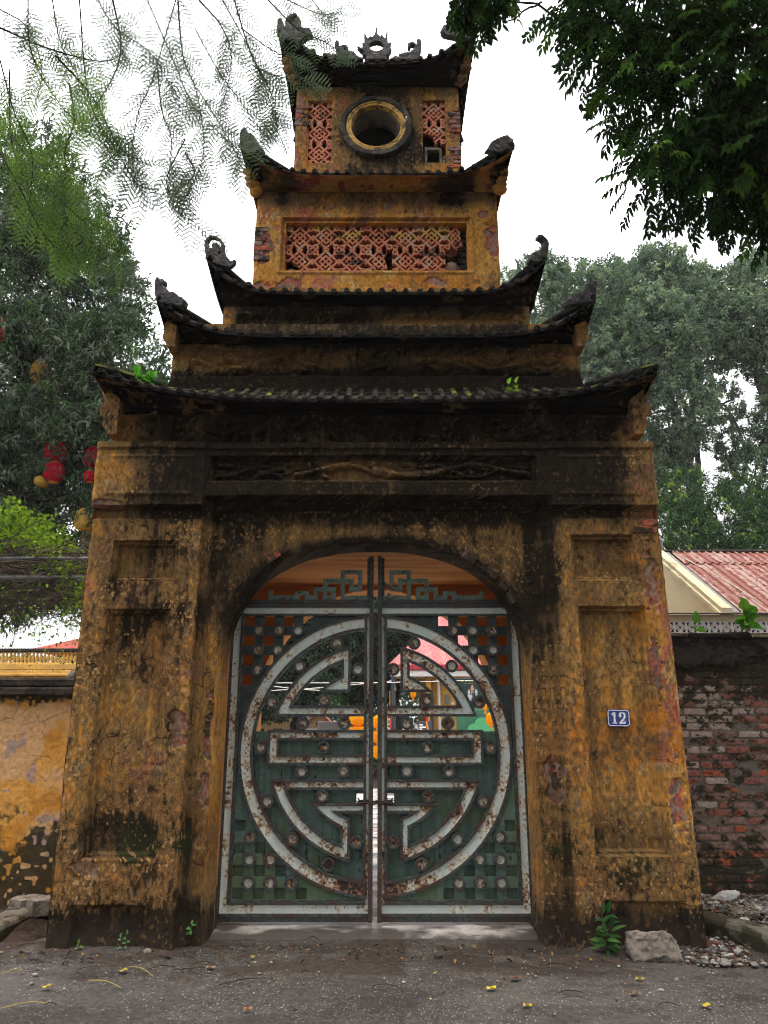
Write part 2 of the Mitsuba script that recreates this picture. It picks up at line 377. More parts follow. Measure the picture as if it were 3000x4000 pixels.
# painted and rusted iron
def iron_fn(paint, p2, rust_amt):
    def fn(p, n, uv):
        x, z = p.x, p.z
        a = fbm(x * 7.3 + 2, p.y * 3, z * 6.1, 4); b = fbm(x * 55, p.y * 9, z * 42, 3); s = fbm(x * 40, p.y, z * 6, 2)
        hot = .20 * dr.exp(-dr.square((x + .1) / .45) - dr.square((z - .45) / .35)) + .10 * spot(dr.abs(x), z, .7, 1.4, .4, .55) + .05 * band(z, 1.6, 2.0, .2) - .10 * smoothstep(2.55, 2.7, z) - .1 * (1 - smoothstep(.1, .25, z))
        c = mix(paint, p2, smoothstep(.3, .7, a))
        r = a * .55 + b * .55 + (s - .5) * .25 + hot + rust_amt
        c = mix(c, (.42, .30, .17), smoothstep(.46, .60, r) * .8)
        c = mix(c, mix((.27, .115, .045), (.15, .062, .035), b), smoothstep(.555, .66, r) * .92)
        return mix(c, (.04, .022, .02), smoothstep(.70, .74, r + (b - .5) * .2))
    return fn
def iron_h(p, n, uv): return 0.0016 * fbm(p.x * 60, p.y * 20, p.z * 50, 3)
mat('pale_iron', two(bumped(prin(mikit.proc(iron_fn((.54, .61, .58), (.68, .69, .62), -.075)), .65, .4), iron_h)))
def dark_iron_fn(p, n, uv):
    a = fbm(p.x * 8, p.y * 3, p.z * 7, 3); b = fbm(p.x * 50, p.y * 9, p.z * 45, 2)
    c = mix((.028, .034, .033), (.060, .068, .064), smoothstep(.3, .7, b))
    low = (1 - smoothstep(.3, 1.5, p.z)) * (1 - smoothstep(.02, .35, dr.abs(p.x + .017)))
    return mix(c, (.055, .030, .026), smoothstep(.5, .66, a + .14 * low))
mat('dark_iron', two(bumped(prin(mikit.proc(dark_iron_fn), .55, .5), iron_h)))
def green_fn(p, n, uv):
    a = fbm(p.x * 5, p.y, p.z * 2.2, 4); s = fbm(p.x * 34, p.y, p.z * 1.7, 3); b = fbm(p.x * 40, p.y, p.z * 40, 2)
    c = mix((.065, .112, .092), (.140, .205, .175), smoothstep(.35, .68, s * .6 + a * .4))
    c = mix(c, (.085, .125, .045), smoothstep(.56, .72, a + .16 * (1 - smoothstep(.2, .9, p.z))) * .7)
    return mix(c, (.016, .024, .02), smoothstep(.58, .75, s * .7 + b * .3))
mat('disc_iron', two(bumped(prin(mikit.proc(iron_fn((.60, .62, .56), (.72, .69, .60), -.03)), .65, .4), iron_h)))
mat('green_sheet', two(bumped(prin(mikit.proc(green_fn), .6, .4), iron_h)))
def teal_fn(p, n, uv):
    a = fbm(p.x * 20, p.y, p.z * 18, 3); b = fbm(p.x * 70, p.y, p.z * 70, 2)
    return mix((.15, .215, .185), (.055, .06, .05), smoothstep(.45, .7, a * .5 + b * .5))
mat('teal_iron', two(bumped(prin(mikit.proc(teal_fn), .6, .4), iron_h)))
flat('chain_iron', (.045, .028, .024), .5, .5)

# bricks, stone, ground
def brick_fn(base, alt):
    def fn(p, n, uv):
        a = fbm(p.x * 11, p.y * 11, p.z * 14, 3); b = fbm(p.x * 45, p.y * 45, p.z * 45, 2)
        c = mix(base, alt, smoothstep(.3, .7, b))
        up = .36 * smoothstep(1.75, 2.25, p.z) * (1 - smoothstep(3.0, 3.2, p.z)) + .22 * (1 - smoothstep(.3, .8, p.z)) + .35 * (1 - smoothstep(2.7, 2.95, p.x)) * (1 - smoothstep(2.6, 3, p.z)) * smoothstep(.7, 1.2, p.z) - .01
        k = smoothstep(.46, .66, a + (b - .5) * .5 + up)
        return mix(c, mix((.020, .019, .014), (.045, .040, .026), b), k * .95)
    return fn
for i, (u, v) in enumerate([((.33, .085, .045), (.44, .14, .075)), ((.23, .085, .065), (.32, .15, .12)), ((.36, .28, .24), (.46, .38, .34)), ((.20, .11, .09), (.30, .20, .17))]):
    mat(f'brick_{i}', two(bumped(prin(mikit.proc(brick_fn(u, v)), .9, .2), gritty_h)))
mat('mortar', two(bumped(prin(mikit.proc(brick_fn((.14, .115, .10), (.20, .165, .14))), .95, .1), gritty_h)))
mat('soot_stone', two(bumped(prin(mikit.proc(grime_fn((.045, .037, .031), (.012, .011, .010), 7, .5)), .9, .2), gritty_h)))

def road_fn(p, n, uv):
    x, y = p.x, p.y
    a = fbm(x * 1.1, y * 1.1, 0.0, 4); b = fbm(x * 38, y * 38, 0.0, 2)
    c = mix((.031, .028, .027), (.066, .060, .058), smoothstep(.3, .7, a * .6 + b * .4))
    d1, d2, r = voronoi(x * 62, y * 62)
    chip = (1 - smoothstep(.22, .34, d1)) * smoothstep(.60, .66, r)
    c = mix(c, mix((.09, .085, .08), (.34, .32, .30), smoothstep(.82, 1.0, r)), chip * smoothstep(.38, .5, fbm(x * 2.3, y * 2.3, 5.0, 3) + .08) * .9)
    soil = smoothstep(.42, .60, fbm(x * 3, y * 5, 2.0, 4) + .42 * band(y, -.5, .35, .35) - .3 + .12 * smoothstep(1.5, 2.4, x))
    c = mix(c, mix((.020, .0145, .012), (.045, .033, .027), b), soil * .85)
    wet = smoothstep(.60, .66, fbm(x * 1.5, y * 6, 8.0, 3))
    return mix(c, c * .6, wet * .7)
def road_h(p, n, uv):
    return 0.010 * fbm(p.x * 55, p.y * 55, 0.0, 2) + 0.006 * fbm(p.x * 8, p.y * 8, 0.0, 2)
mat('asphalt', two(bumped(prin(mikit.proc(road_fn), .75, .4), road_h, 1.0, 4e-3)))
def yard_fn(p, n, uv):
    a = fbm(p.x * 2, p.y * 2, 0.0, 4); b = fbm(p.x * 40, p.y * 40, 0.0, 2)
    c = mix((.40, .39, .39), (.56, .54, .53), smoothstep(.3, .7, a * .6 + b * .4))
    dirt = smoothstep(.30, .74, fbm(p.x * 4, p.y * 7, 3.0, 4) + .30 * (1 - smoothstep(.28, .50, p.y)) + .12 * smoothstep(1.0, 1.3, dr.abs(p.x)) * (1 - smoothstep(.6, .9, p.y)))
    return mix(c, (.040, .031, .027), dirt * .93)
mat('yard_paving', two(bumped(prin(mikit.proc(yard_fn), .45, .5), road_h, .35)))
mat('soil', two(bumped(prin(mikit.proc(grime_fn((.050, .036, .030), (.022, .016, .013), 8, .5)), .95, .1), road_h, 2.0)))
mat('concrete', two(bumped(prin(mikit.proc(grime_fn((.20, .175, .15), (.085, .07, .06), 12, .45)), .9, .2), gritty_h)))
def kerb_fn(p, n, uv):
    a = fbm(p.x * 9, p.y * 9, p.z * 9, 4); b = fbm(p.x * 60, p.y * 60, p.z * 60, 2)
    return mix(mix((.07, .062, .05), (.16, .145, .125), b), (.035, .032, .02), smoothstep(.45, .6, a + .1 * (1 - n.z)))
mat('kerb_stone', two(bumped(prin(mikit.proc(kerb_fn), .9, .2), gritty_h)))
def cream_fn(p, n, uv):
    a = fbm(p.x * 2, p.y * 2, p.z * 2, 4)
    return mix((.50, .42, .27), (.42, .34, .22), smoothstep(.4, .75, a))
mat('cream_paint', two(prin(mikit.proc(cream_fn), .8, .3)))
mat('cream_trim', two(prin(mikit.proc(grime_fn((.52, .48, .33), (.30, .25, .15), 5, .35)), .8, .3)))
def tin_fn(c0, c1, worn):
    def fn(p, n, uv):
        a = fbm(p.x * 3, p.y * 3, p.z * 3, 4); b = noise(p.x * 40, p.y * 14, p.z * 20); d = noise(p.x * 7, 0.0, 0.0)
        c = mix(c0, c1, a)
        return mix(c, (.45, .38, .34), smoothstep(.50, .62, b * .6 + d * .5 - .03) * worn)
    return fn
mat('red_tin', two(prin(mikit.proc(tin_fn((.155, .034, .022), (.205, .05, .032), .4)), .55, .4)))
mat('pink_tin', two(prin(mikit.proc(tin_fn((.44, .10, .11), (.52, .16, .17), .25)), .55, .4)))
mat('clay_roof', two(prin(mikit.proc(grime_fn((.42, .10, .08), (.26, .07, .055), 4, .4)), .8, .3)))
mat('ochre_house', two(prin(mikit.proc(grime_fn((.62, .36, .085), (.44, .25, .07), 3, .4)), .85, .2)))
mat('pale_house', two(prin(mikit.proc(grime_fn((.62, .43, .24), (.50, .34, .18), 3, .4)), .85, .2)))
flat('white_paint', (.74, .73, .72), .6, .4)
flat('red_trim', (.38, .035, .055), .6, .4)
flat('dark_blue_grey', (.035, .05, .065), .6, .4)
flat('dark_board', (.010, .028, .030), .6, .4)
flat('board_green', (.035, .16, .09), .6, .4)
flat('cutout_green', (.07, .33, .14), .6, .4)
flat('slate_board', (.05, .055, .085), .6, .4)
flat('grey_wall', (.20, .19, .20), .8, .2)
flat('sign_blue', (.020, .035, .22), .30, .6, clearcoat=.6)
flat('sign_white', (.72, .76, .80), .35, .5)
flat('letter_yellow', (.42, .40, .05), .6, .3)
flat('banner_red', (.55, .05, .03), .6, .3)
flat('orange_paint', (.75, .26, .02), .6, .3)
def lantern_mat(k, c):
    mat(k, {'type': 'principledthin', 'base_color': {'type': 'rgb', 'value': list(c)}, 'roughness': .7, 'diff_trans': 1.0})
lantern_mat('lantern_red', (.58, .012, .045)); lantern_mat('lantern_yellow', (.78, .50, .12)); lantern_mat('lantern_gold', (.85, .40, .02)); lantern_mat('bag_film', (.78, .78, .80))
flat('bark', (.035, .030, .026), .95, .1); flat('far_bark', (.085, .075, .065), .95, .1); flat('twig', (.030, .022, .018), .9, .1); flat('vine_stem', (.06, .045, .035), .9, .1)
flat('pipe_grey', (.10, .11, .115), .5, .5)
def leaf_mat(k, trans=.7, rough=.5, spec=True):
    mat(k, {'type': 'principledthin', 'base_color': {'type': 'mesh_attribute', 'name': 'vertex_color'}, 'roughness': rough, 'diff_trans': trans, 'spec_trans': 0.0})
leaf_mat('leaf_glossy', .35, .38); leaf_mat('leaf_soft', .9, .6); leaf_mat('leaf_matte', .5, .7)
mat('dead_leaf', two({'type': 'diffuse', 'reflectance': {'type': 'mesh_attribute', 'name': 'vertex_color'}}))
mat('pebbles', two({'type': 'diffuse', 'reflectance': {'type': 'mesh_attribute', 'name': 'vertex_color'}}))
mat('bottle_plastic', {'type': 'thindielectric', 'int_ior': 1.3})
flat('cable', (.55, .52, .42), .6, .3)

# ------------------------------------------------------------------ the gate tower
G = thing('gate_tower', 'tall weathered ochre gate tower with five curved tiled eaves and an arched iron double door', 'gate tower')
XC, YB = -0.02, 3.3            # middle of the tower, its rear face

def rect_sd(X, Z, x0, x1, z0, z1):
    dx = np.maximum(x0 - X, X - x1); dz = np.maximum(z0 - Z, Z - z1)
    return np.where((dx > 0) & (dz > 0), np.hypot(np.maximum(dx, 0), np.maximum(dz, 0)), np.maximum(dx, dz))

def sink(X, Z, r, d, bev=.014, wob=0.0):
    return d * (1 - sst(-bev / 2, bev / 2, rect_sd(X, Z, *r) + wob))

def panel(X, Z, r, wob):
    x0, x1, z0, z1 = r
    return sink(X, Z, r, .040, .007, wob * .6) + sink(X, Z, (x0 + .032, x1 - .032, z0 + .032, z1 - .032), .050, .007, wob * .6)

def lumps(X, Z, r, seed, h=.05):
    """Moulded relief inside a panel: a winding body with scales and clouds."""
    x0, x1, z0, z1 = r
    w, m = x1 - x0, (z0 + z1) / 2
    amp = (z1 - z0) * .24
    out = 0
    for k, (f, ph, th) in enumerate(((2.1, seed, .032), (3.2, seed * 2.3 + 1, .020), (4.6, seed * 1.7 + 2, .016))):
        zc = m + amp * np.sin((X - x0) * f * 2.6 + ph) * (0.7 + .5 * npn(X * 3 + seed)) - .01
        d = np.abs(Z - zc) / (th * (0.7 + .8 * npn(X * 5 + k * 9 + seed)))
        out = np.maximum(out, np.sqrt(np.clip(1 - d * d, 0, 1)) * (1 - .25 * k) * (npn(X * 2.3 + 7 * k + seed, 0.0, 4.0) > .34))
    out = np.maximum(out, .8 * sst(.52, .72, npf(X * 9 + seed, 0.0, Z * 12, 3)))
    return h * out * (1 - sst(-.035, -.01, rect_sd(X, Z, *r)))

ACX, AA, SPRING, CROWN, AN = -0.025, 1.332, 2.12, 3.22, 2.35
def arch_x(z, a=AA, sp=SPRING, cr=CROWN, n=AN):
    t = np.clip((np.asarray(z) - sp) / (cr - sp), 0, 1)
    return a * (1 - t ** n) ** (1 / n)
def arch_pts(n=120, a=AA, sp=SPRING, cr=CROWN, e=AN, z0=-.06, cx=ACX):
    th = np.linspace(0, PI, n)
    x = np.sign(np.cos(th)) * np.abs(np.cos(th)) ** (2 / e) * a
    z = sp + np.abs(np.sin(th)) ** (2 / e) * (cr - sp)
    zl = np.linspace(z0, sp, 60)[:-1]
    return np.vstack([np.stack([np.full(59, a), zl], 1), np.stack([x, z], 1), np.stack([np.full(59, -a), zl[::-1]], 1)]) + np.array([cx, 0])
CHIPS = [(-.92, 3.03, .13, .05), (-1.18, 2.80, .13, .10), (.82, 3.05, .17, .065), (1.05, 2.86, .20, .095), (1.20, 2.60, .16, .075), (1.27, 2.32, .14, .04), (-1.30, 1.6, .3, .02), (.2, 3.21, .3, .018), (1.29, .9, .3, .012), (-1.32, .5, .2, .02)]
def chip(x, z):
    """How far the arch edge is broken back at a point of its curve."""
    c = .008 + .020 * np.clip(npf(x * 5 + 9, 0.0, z * 5, 3) - .42, 0, 1) * 3
    for cx, cz, r, d in CHIPS:
        c = c + d * np.exp(-((x - cx) ** 2 + (z - cz) ** 2) / r ** 2 * 1.5) * (.55 + .9 * npf(x * 14, 0.0, z * 14, 2))
    return c

def body_relief(X, Z):
    wob = (npf(X * 3, 0.0, Z * 3, 3) - .5) * .014 + (npf(X * 14, 0.0, Z * 14, 2) - .5) * .005
    A = np.abs(X + .005)
    Y = np.zeros_like(X)
    mid = sst(1.545, 1.525, A + wob) * 0.075 + sst(1.475, 1.460, A + wob) * 0.075
    Y += mid * (1 - sst(3.585, 3.600, Z + wob))
    Y -= .055 * sst(3.50, 3.512, Z + wob) * (1 - sst(3.590, 3.60, Z) * 0) * sst(1.525, 1.54, A)
    Y += .045 * sst(3.40, 3.41, Z + wob) * sst(3.512, 3.50, Z + wob) * sst(1.525, 1.545, A)
    Y -= .03 * sst(3.595, 3.605, Z + wob) * sst(1.54, 1.525, A)
    Y -= .05 * sst(3.515, 3.53, Z + wob) * sst(3.60, 3.585, Z) * sst(1.475, 1.46, A)
    Y -= .02 * sst(4.03, 4.045, Z + wob)
    for r in ((-2.30, -1.735, 2.845, 3.20), (1.70, 2.235, 2.856, 3.25), (-2.305, -1.765, .645, 2.60), (1.72, 2.285, .665, 2.622)):
        Y += panel(X, Z, r, wob)
    Y += sink(X, Z, (-2.335, -1.785, -.3, .308), .04, .02, wob) + sink(X, Z, (1.74, 2.35, -.3, .334), .04, .02, wob)
    for r in ((-2.40, -1.63, 3.60, 3.98), (1.60, 2.32, 3.60, 3.98)):
        Y -= sink(X, Z, r, .012, .02, wob) - sink(X, Z, (r[0] + .03, r[1] - .03, r[2] + .03, r[3] - .03), .006, .02, wob)
    r = (-1.505, 1.42, 3.746, 3.974)
    Y += sink(X, Z, r, .05, .014, wob) + sink(X, Z, (r[0] + .03, r[1] - .03, r[2] + .02, r[3] - .02), .03, .014, wob)
    Y -= lumps(X, Z, (-1.47, 1.39, 3.755, 3.965), 1.3, .055)
    Y += .016 * (npf(X * 1.3, 0.0, Z * 1.3, 3) - .5) + .009 * (npf(X * 12, 0.0, Z * 10, 3) - .5) + .012 * peel_np(X, Z)
    Y += .035 * sst(2.47, 2.52, np.abs(X - XC) + .03 * (npf(X * 2, 0.0, Z * 7, 3) - .5))
    return Y

def facade(xs, zs, relief, keep=None, bot_lean=None):
    X, Z = np.meshgrid(xs, zs, indexing='ij')
    Y = relief(X, Z)
    if bot_lean is not None: X = X + bot_lean(X, Z)
    f = grid_faces(len(xs), len(zs))
    v = np.stack([X, Y, Z], -1).reshape(-1, 3)
    if keep is not None:
        c = v[f].mean(1); f = f[keep(c[:, 0], c[:, 2])]
    return v, f

xs, zs = np.linspace(-2.525, 2.485, 660), np.linspace(-.06, 4.10, 550)
v, f = facade(xs, zs, body_relief, bot_lean=lambda X, Z: .045 * sst(3.6, 0, Z) * np.clip(X - 1.6, 0, 1))
# cut the arch: drop cells inside, pull the rim on to the broken curve
dx, z = v[:, 0] - ACX, v[:, 2]
R = np.hypot(dx, np.maximum(z - 1.55, 0) * 1.0)
half = arch_x(z)
cut = half + chip(v[:, 0], z) * np.where(z > SPRING, 1.0, 1.0) * (half > 0)
zc = CROWN + chip(v[:, 0], np.full_like(z, CROWN)) 
inside = (np.abs(dx) < cut) & (z < CROWN + .02 * (npn(v[:, 0] * 5) - .2))
f = f[~inside[f].all(1)]
used = np.unique(f); rim = used[inside[used]]
ang = np.arctan2(v[rim, 2] - 1.55, dx[rim])
for k, i in enumerate(rim):
    if v[i, 2] > 2.2:      # walk outwards along the ray from inside the arch
        d = np.array([dx[i], v[i, 2] - 1.55]); d /= np.linalg.norm(d)
        t = np.linspace(0, .03, 7)
        px, pz = dx[i] + d[0] * t, v[i, 2] + d[1] * t
        out = ~((np.abs(px) < arch_x(pz) + chip(px + ACX, pz)) & (pz < CROWN + .004))
        j = np.argmax(out) if out.any() else 2
        v[i, 0], v[i, 2] = px[j] + ACX, pz[j]
    else:
        v[i, 0] = ACX + np.sign(dx[i]) * cut[i]
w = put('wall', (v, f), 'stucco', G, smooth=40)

# reveal of the front arch: broken at its outer edge, smooth behind
P = arch_pts(150)
ys = np.array([.150, .165, .185, .215, .26, .33, .42, .55])
S = np.zeros((len(P), len(ys), 3))
tan = np.gradient(P, axis=0); nrm = np.stack([tan[:, 1], -tan[:, 0]], 1); nrm /= np.linalg.norm(nrm, axis=1, keepdims=True)
for j, y in enumerate(ys):
    o = chip(P[:, 0], P[:, 1]) * np.exp(-((y - .15) / .055) ** 1.5 * 1.0) + .012 * (npf(P[:, 0] * 6, y * 9, P[:, 1] * 6, 3) - .5)
    S[:, j, 0], S[:, j, 2] = P[:, 0] + nrm[:, 0] * o, P[:, 1] + nrm[:, 1] * o
    S[:, j, 1] = y
put('arch_reveal', sheet(S), 'reveal_paint', G, smooth=50)
# sides, rear, passage
def arch_poly(a, sp, cr, e=2.5, cx=ACX): return sg.Polygon(np.vstack([arch_pts(80, a, sp, cr, e, -.2, cx)])).buffer(0)
sidew = []
for s in (-1, 1):
    Yg, Zg = np.meshgrid(np.linspace(.02, YB, 60), np.linspace(-.06, 4.1, 70), indexing='ij')
    xx = XC + s * (2.503 + .018 * (npf(Yg * 3, s * 5.0, Zg * 3, 3) - .5))
    sidew.append(sheet(np.stack([np.broadcast_to(xx, Yg.shape), Yg, Zg], -1)))
sidew.append(box(XC - 2.5, XC + 2.5, -.03, YB, 4.085, 4.095))
sidew.append(plate(sg.box(XC - 2.5, -.06, XC + 2.5, 4.09).difference(arch_poly(1.45, 1.79, 3.24, 2.0)), YB - .01, YB))
put('side_wall', cat(sidew), 'stucco_side', G)
pas = [plate(sg.box(-1.72, -.05, 1.66, 3.31).difference(arch_poly(AA, SPRING, CROWN)), .552, .56),
       plate(sg.box(-1.72, -.05, 1.66, 3.31).difference(arch_poly(1.45, 1.79, 3.24, 2.0)), 2.8, 2.81),
       box(-1.74, -1.70, .55, 2.82, -.05, 3.3), box(1.64, 1.68, .55, 2.82, -.05, 3.3)]
P2 = arch_pts(60, 1.45, 1.79, 3.24, 2.0)
S2 = np.stack([np.stack([P2[:, 0], np.full(len(P2), y), P2[:, 1]], 1) for y in (2.8, 3.05, YB)], 1)
pas.append(sheet(S2))
put('passage_wall', cat(pas), 'passage_paint', G, smooth=30)
for a, b in ((.56, 1.775), (1.781, 2.80)):
    put('passage_ceiling', box(-1.70, 1.64, a, b, 3.302, 3.34), 'passage_paint', G)

# bricks laid bare by the broken arch edge and corners
def brick_at(x, z, y, w=.2, h=.055, d=.09, k=0, tilt=0.0, seed=0):
    m = roughen(at(trimesh.creation.box((w, d, h)).subdivide().subdivide().subdivide(), 0, 0, 0), .013, 16, seed)
    return at(m, x, y, z, ry=tilt)
arch_bricks = [(-.93, 3.085, .19, .13, .06, 0, -.6), (-1.22, 2.83, .23, .10, .06, 1, -.8), (.82, 3.09, .20, .13, .075, 1, .5), (.93, 3.02, .215, .09, .05, 3, .7), (1.02, 2.95, .22, .12, .065, 1, .85), (1.12, 2.83, .235, .08, .045, 3, .7), (1.185, 2.735, .23, .11, .055, 1, 1.1)]
for i, (x, z, y, w_, h_, k, t) in enumerate(arch_bricks):
    put('brick', brick_at(x, z, y, w_, h_, .12, k, t, i * 3.1), f'brick_{k}', w)
for i, (x, z, w_, k) in enumerate([(-1.432, 1.72, .07, 3), (-1.43, 1.655, .06, 0), (-1.435, 1.59, .07, 3), (1.47, 1.31, .06, 0), (1.465, 1.245, .07, 3), (1.47, 1.18, .06, 0)]):
    put('brick', brick_at(x, z, .185 if x < 0 else .12, w_, .055, .06, k, .03 * (-1) ** i, i * 1.7), f'brick_{k}', w)
for i, (x, z, w_) in enumerate([(2.40, 3.36, .13), (2.34, 3.30, .2)]):
    put('brick', brick_at(x, z, .025, w_, .05, .08, 0, 0, i), 'brick_0', w)

# ---- tiers: walls of the friezes and lantern storeys
def tier(name, hw, y, z0, z1, relief, keep=None, edges=(), res=.0125, depth=None, solid=True, pockets=()):
    x0, x1 = XC - hw, XC + hw
    xs = np.unique(np.round(np.concatenate([np.linspace(x0, x1, int(2 * hw / res)), [e for a, e in edges if a == 'x']]), 5))
    zs = np.unique(np.round(np.concatenate([np.linspace(z0, z1, int((z1 - z0) / res)), [e for a, e in edges if a == 'z']]), 5))
    fn = lambda X, Z: y + relief(X, Z) + .012 * (npf(X * 2, 1.0, Z * 2, 3) - .5) + .007 * (npf(X * 13, 0.0, Z * 11, 3) - .5) + .012 * peel_np(X, Z) + .025 * sst(hw - .03, hw, np.abs(X - XC))
    v, f = facade(xs, zs, fn, keep)
    k = put(name, (v, f), 'stucco', G, smooth=40)
    yb = YB - y
    th = .16
    ms = [box(x0, x0 + th, y + .022, yb, z0, z1), box(x1 - th, x1, y + .022, yb, z0, z1), box(x0 + th, x1 - th, yb - th, yb, z0, z1)]
    put(name + '_side', cat(ms), 'stucco_side', G)
    return k

def frieze(panels, seed, h=.04, ledge=0):
    def fn(X, Z):
        wob = (npf(X * 5, 2.0, Z * 5, 3) - .5) * .012
        Y = np.zeros_like(X)
        if ledge: Y -= .045 * sst(ledge + .006, ledge - .006, Z + wob) + .04 * sst(ledge - .085, ledge - .095, Z + wob)
        for i, r in enumerate(panels):
            Y += sink(X, Z, r, .03, .012, wob) + sink(X, Z, (r[0] + .025, r[1] - .025, r[2] + .02, r[3] - .02), .025, .012, wob)
            if h: Y -= lumps(X, Z, r, seed + i * 1.9, h)
        return Y
    return fn
PE = [(-2.25, -2.05), (-1.90, -1.02), (-.87, -.63), (-.49, .45), (.59, .83), (.98, 1.86), (2.01, 2.21)]
tier('lower_frieze', 2.43, .12, 4.08, 4.66, frieze([(a, b, 4.14, 4.41) for a, b in PE], .7))
tier('second_frieze', 2.04, .40, 4.70, 5.55, frieze([(-1.88, -.365, 4.975, 5.25), (-.2, .14, 4.965, 5.25), (.305, 1.835, 4.975, 5.25)], 2.9, .065, 4.95))
tier('third_frieze', 1.62, .65, 5.50, 6.12, frieze([(-1.47, 1.44, 5.60, 5.80)], 5.1, 0))
WL = (-1.084, 1.03, 6.497, 7.176)
def in_rect(x, z, r): return (x > r[0]) & (x < r[1]) & (z > r[2]) & (z < r[3])
def l3(X, Z):
    wob = (npf(X * 4, 3.0, Z * 4, 3) - .5) * .014
    return sink(X, Z, WL, .045, .010, wob) - .012 * sst(-.05, -.042, -rect_sd(X, Z, WL[0] - .0, WL[1], WL[2], WL[3]))
WLi = (WL[0] + .03, WL[1] - .025, WL[2] + .025, WL[3] - .035)
t3 = tier('lattice_storey', 1.375, .90, 6.12, 7.75, l3, keep=lambda x, z: ~in_rect(x, z, WLi), edges=[('x', WLi[0]), ('x', WLi[1]), ('z', WLi[2]), ('z', WLi[3])])
LL, LR = (-.883, -.578, 8.147, 9.072), (.533, .815, 8.150, 9.080)
RZ, RX = 8.642, -.037
t4 = tier('lantern_storey', 1.005, 1.15, 7.86, 9.50, lambda X, Z: 0 * X, keep=lambda x, z: ~(in_rect(x, z, LL) | in_rect(x, z, LR) | (np.hypot(x - RX, z - RZ) < .33)),
          edges=[('x', LL[0]), ('x', LL[1]), ('x', LR[0]), ('x', LR[1]), ('z', LL[2]), ('z', LL[3]), ('z', LR[2]), ('z', LR[3])])

def reveal(r, y0, y1, t=.02):
    x0, x1, z0, z1 = r
    return cat([box(x0 - t, x0, y0, y1, z0 - t, z1 + t), box(x1, x1 + t, y0, y1, z0 - t, z1 + t), box(x0, x1, y0, y1, z0 - t, z0), box(x0, x1, y0, y1, z1, z1 + t)])
# pierced terracotta tiles
def vent_tile(a=.152, th=.055, seed=0):
    L = lambda *p: sg.LineString(p)
    ls = [L((-.135, 0), (0, .135), (.135, 0), (0, -.135), (-.135, 0)), L((-.072, 0), (0, .072), (.072, 0), (0, -.072), (-.072, 0)), L((-.036, -.036), (.036, .036)), L((-.036, .036), (.036, -.036))]
    g = [ls[0].buffer(.0125, join_style=2), ls[1].buffer(.010, join_style=2), ls[2].buffer(.008), ls[3].buffer(.008)]
    for s in (-1, 1):
        for q in (-1, 1):
            g += [L((s * .030, q * .030), (s * .074, q * .074)).buffer(.011), L((s * .066, q * .066), (s * .108, q * .108)).buffer(.013)]
            c = (s * .118, q * .118)
            arc = [(c[0] + .026 * math.cos(t) * s, c[1] + .026 * math.sin(t) * q) for t in np.linspace(-.6 * PI, .9 * PI + .3 * PI, 14)]
            g += [sg.LineString(arc).buffer(.010), sg.Point(s * .143, q * .105).buffer(.014), sg.Point(s * .105, q * .143).buffer(.014)]
        g += [L((s * .135, 0), (s * a, .028)).buffer(.011), L((s * .135, 0), (s * a, -.028)).buffer(.011), L((0, s * .135), (.028, s * a)).buffer(.011), L((0, s * .135), (-.028, s * a)).buffer(.011)]
        g += [L((s * (a - .004), -.03), (s * (a - .004), .03)).buffer(.009), L((-.03, s * (a - .004)), (.03, s * (a - .004))).buffer(.009)]
    p = unary_union(g).intersection(sg.box(-a, -a, a, a)).simplify(.0018)
    return p
VT = vent_tile()
vt_ply = shape_of(plate(VT, -.03, .03), 'terracotta', smooth=False)
VTb = VT.difference(sg.Polygon([(-.2, .02), (-.02, -.03), (.03, -.2), (-.2, -.2)])); vtb_ply = shape_of(plate(VTb, -.03, .03), 'terracotta')
VTc = VT.intersection(sg.Polygon([(-.2, .2), (.12, .2), (.06, .05), (.10, -.08), (-.02, -.2), (-.2, -.2)])); vtc_ply = shape_of(plate(VTc, -.03, .03), 'terracotta')
W3 = key_of('lattice_window', G); tag(W3, 'long window of pierced terracotta tiles, two of them broken'); 
scene[W3] = shape_of(cat([reveal(WLi, .93, 1.13), box(-.02, .012, 1.10, 1.13, WLi[2], WLi[3])]), 'stucco_side')
px, pz = .3005, .308
for i in range(7):
    for j in range(2):
        x, zz = WLi[0] + .155 + i * px, WLi[2] + .155 + j * pz
        if i == 6:
            if j == 1: reuse('vent_tile', vtc_ply, MAT(x - .03, 1.03, zz, rz=.15, s=(.8, 1, 1)), W3)
            continue
        pl = vtb_ply if (i, j) == (0, 0) else vtc_ply if (i, j) == (3, 0) else vt_ply
        reuse('vent_tile', pl, MAT(x, 1.02 + .006 * math.sin(i * 3 + j), zz, s=(.985, 1, 1.01)), W3)
put('rubble', roughen(at(trimesh.creation.icosphere(subdivisions=3, radius=1), .83, 1.06, 6.60, s=(.085, .04, .12)), .035, 12, 4), 'brick_3', W3)
put('rubble', roughen(at(trimesh.creation.icosphere(subdivisions=3, radius=1), -1.0, 1.05, 6.56, s=(.06, .035, .06)), .02, 14, 1), 'brick_3', W3)
put('rubble', roughen(at(trimesh.creation.icosphere(subdivisions=3, radius=1), .80, 1.07, 6.87, s=(.10, .035, .10)), .04, 12, 9), 'brick_1', W3)
for i in range(7):
    put('brick', brick_at(.965, 6.56 + i * .085, 1.10, .11, .06, .08, 3, 0, i), 'soot_stone', W3)
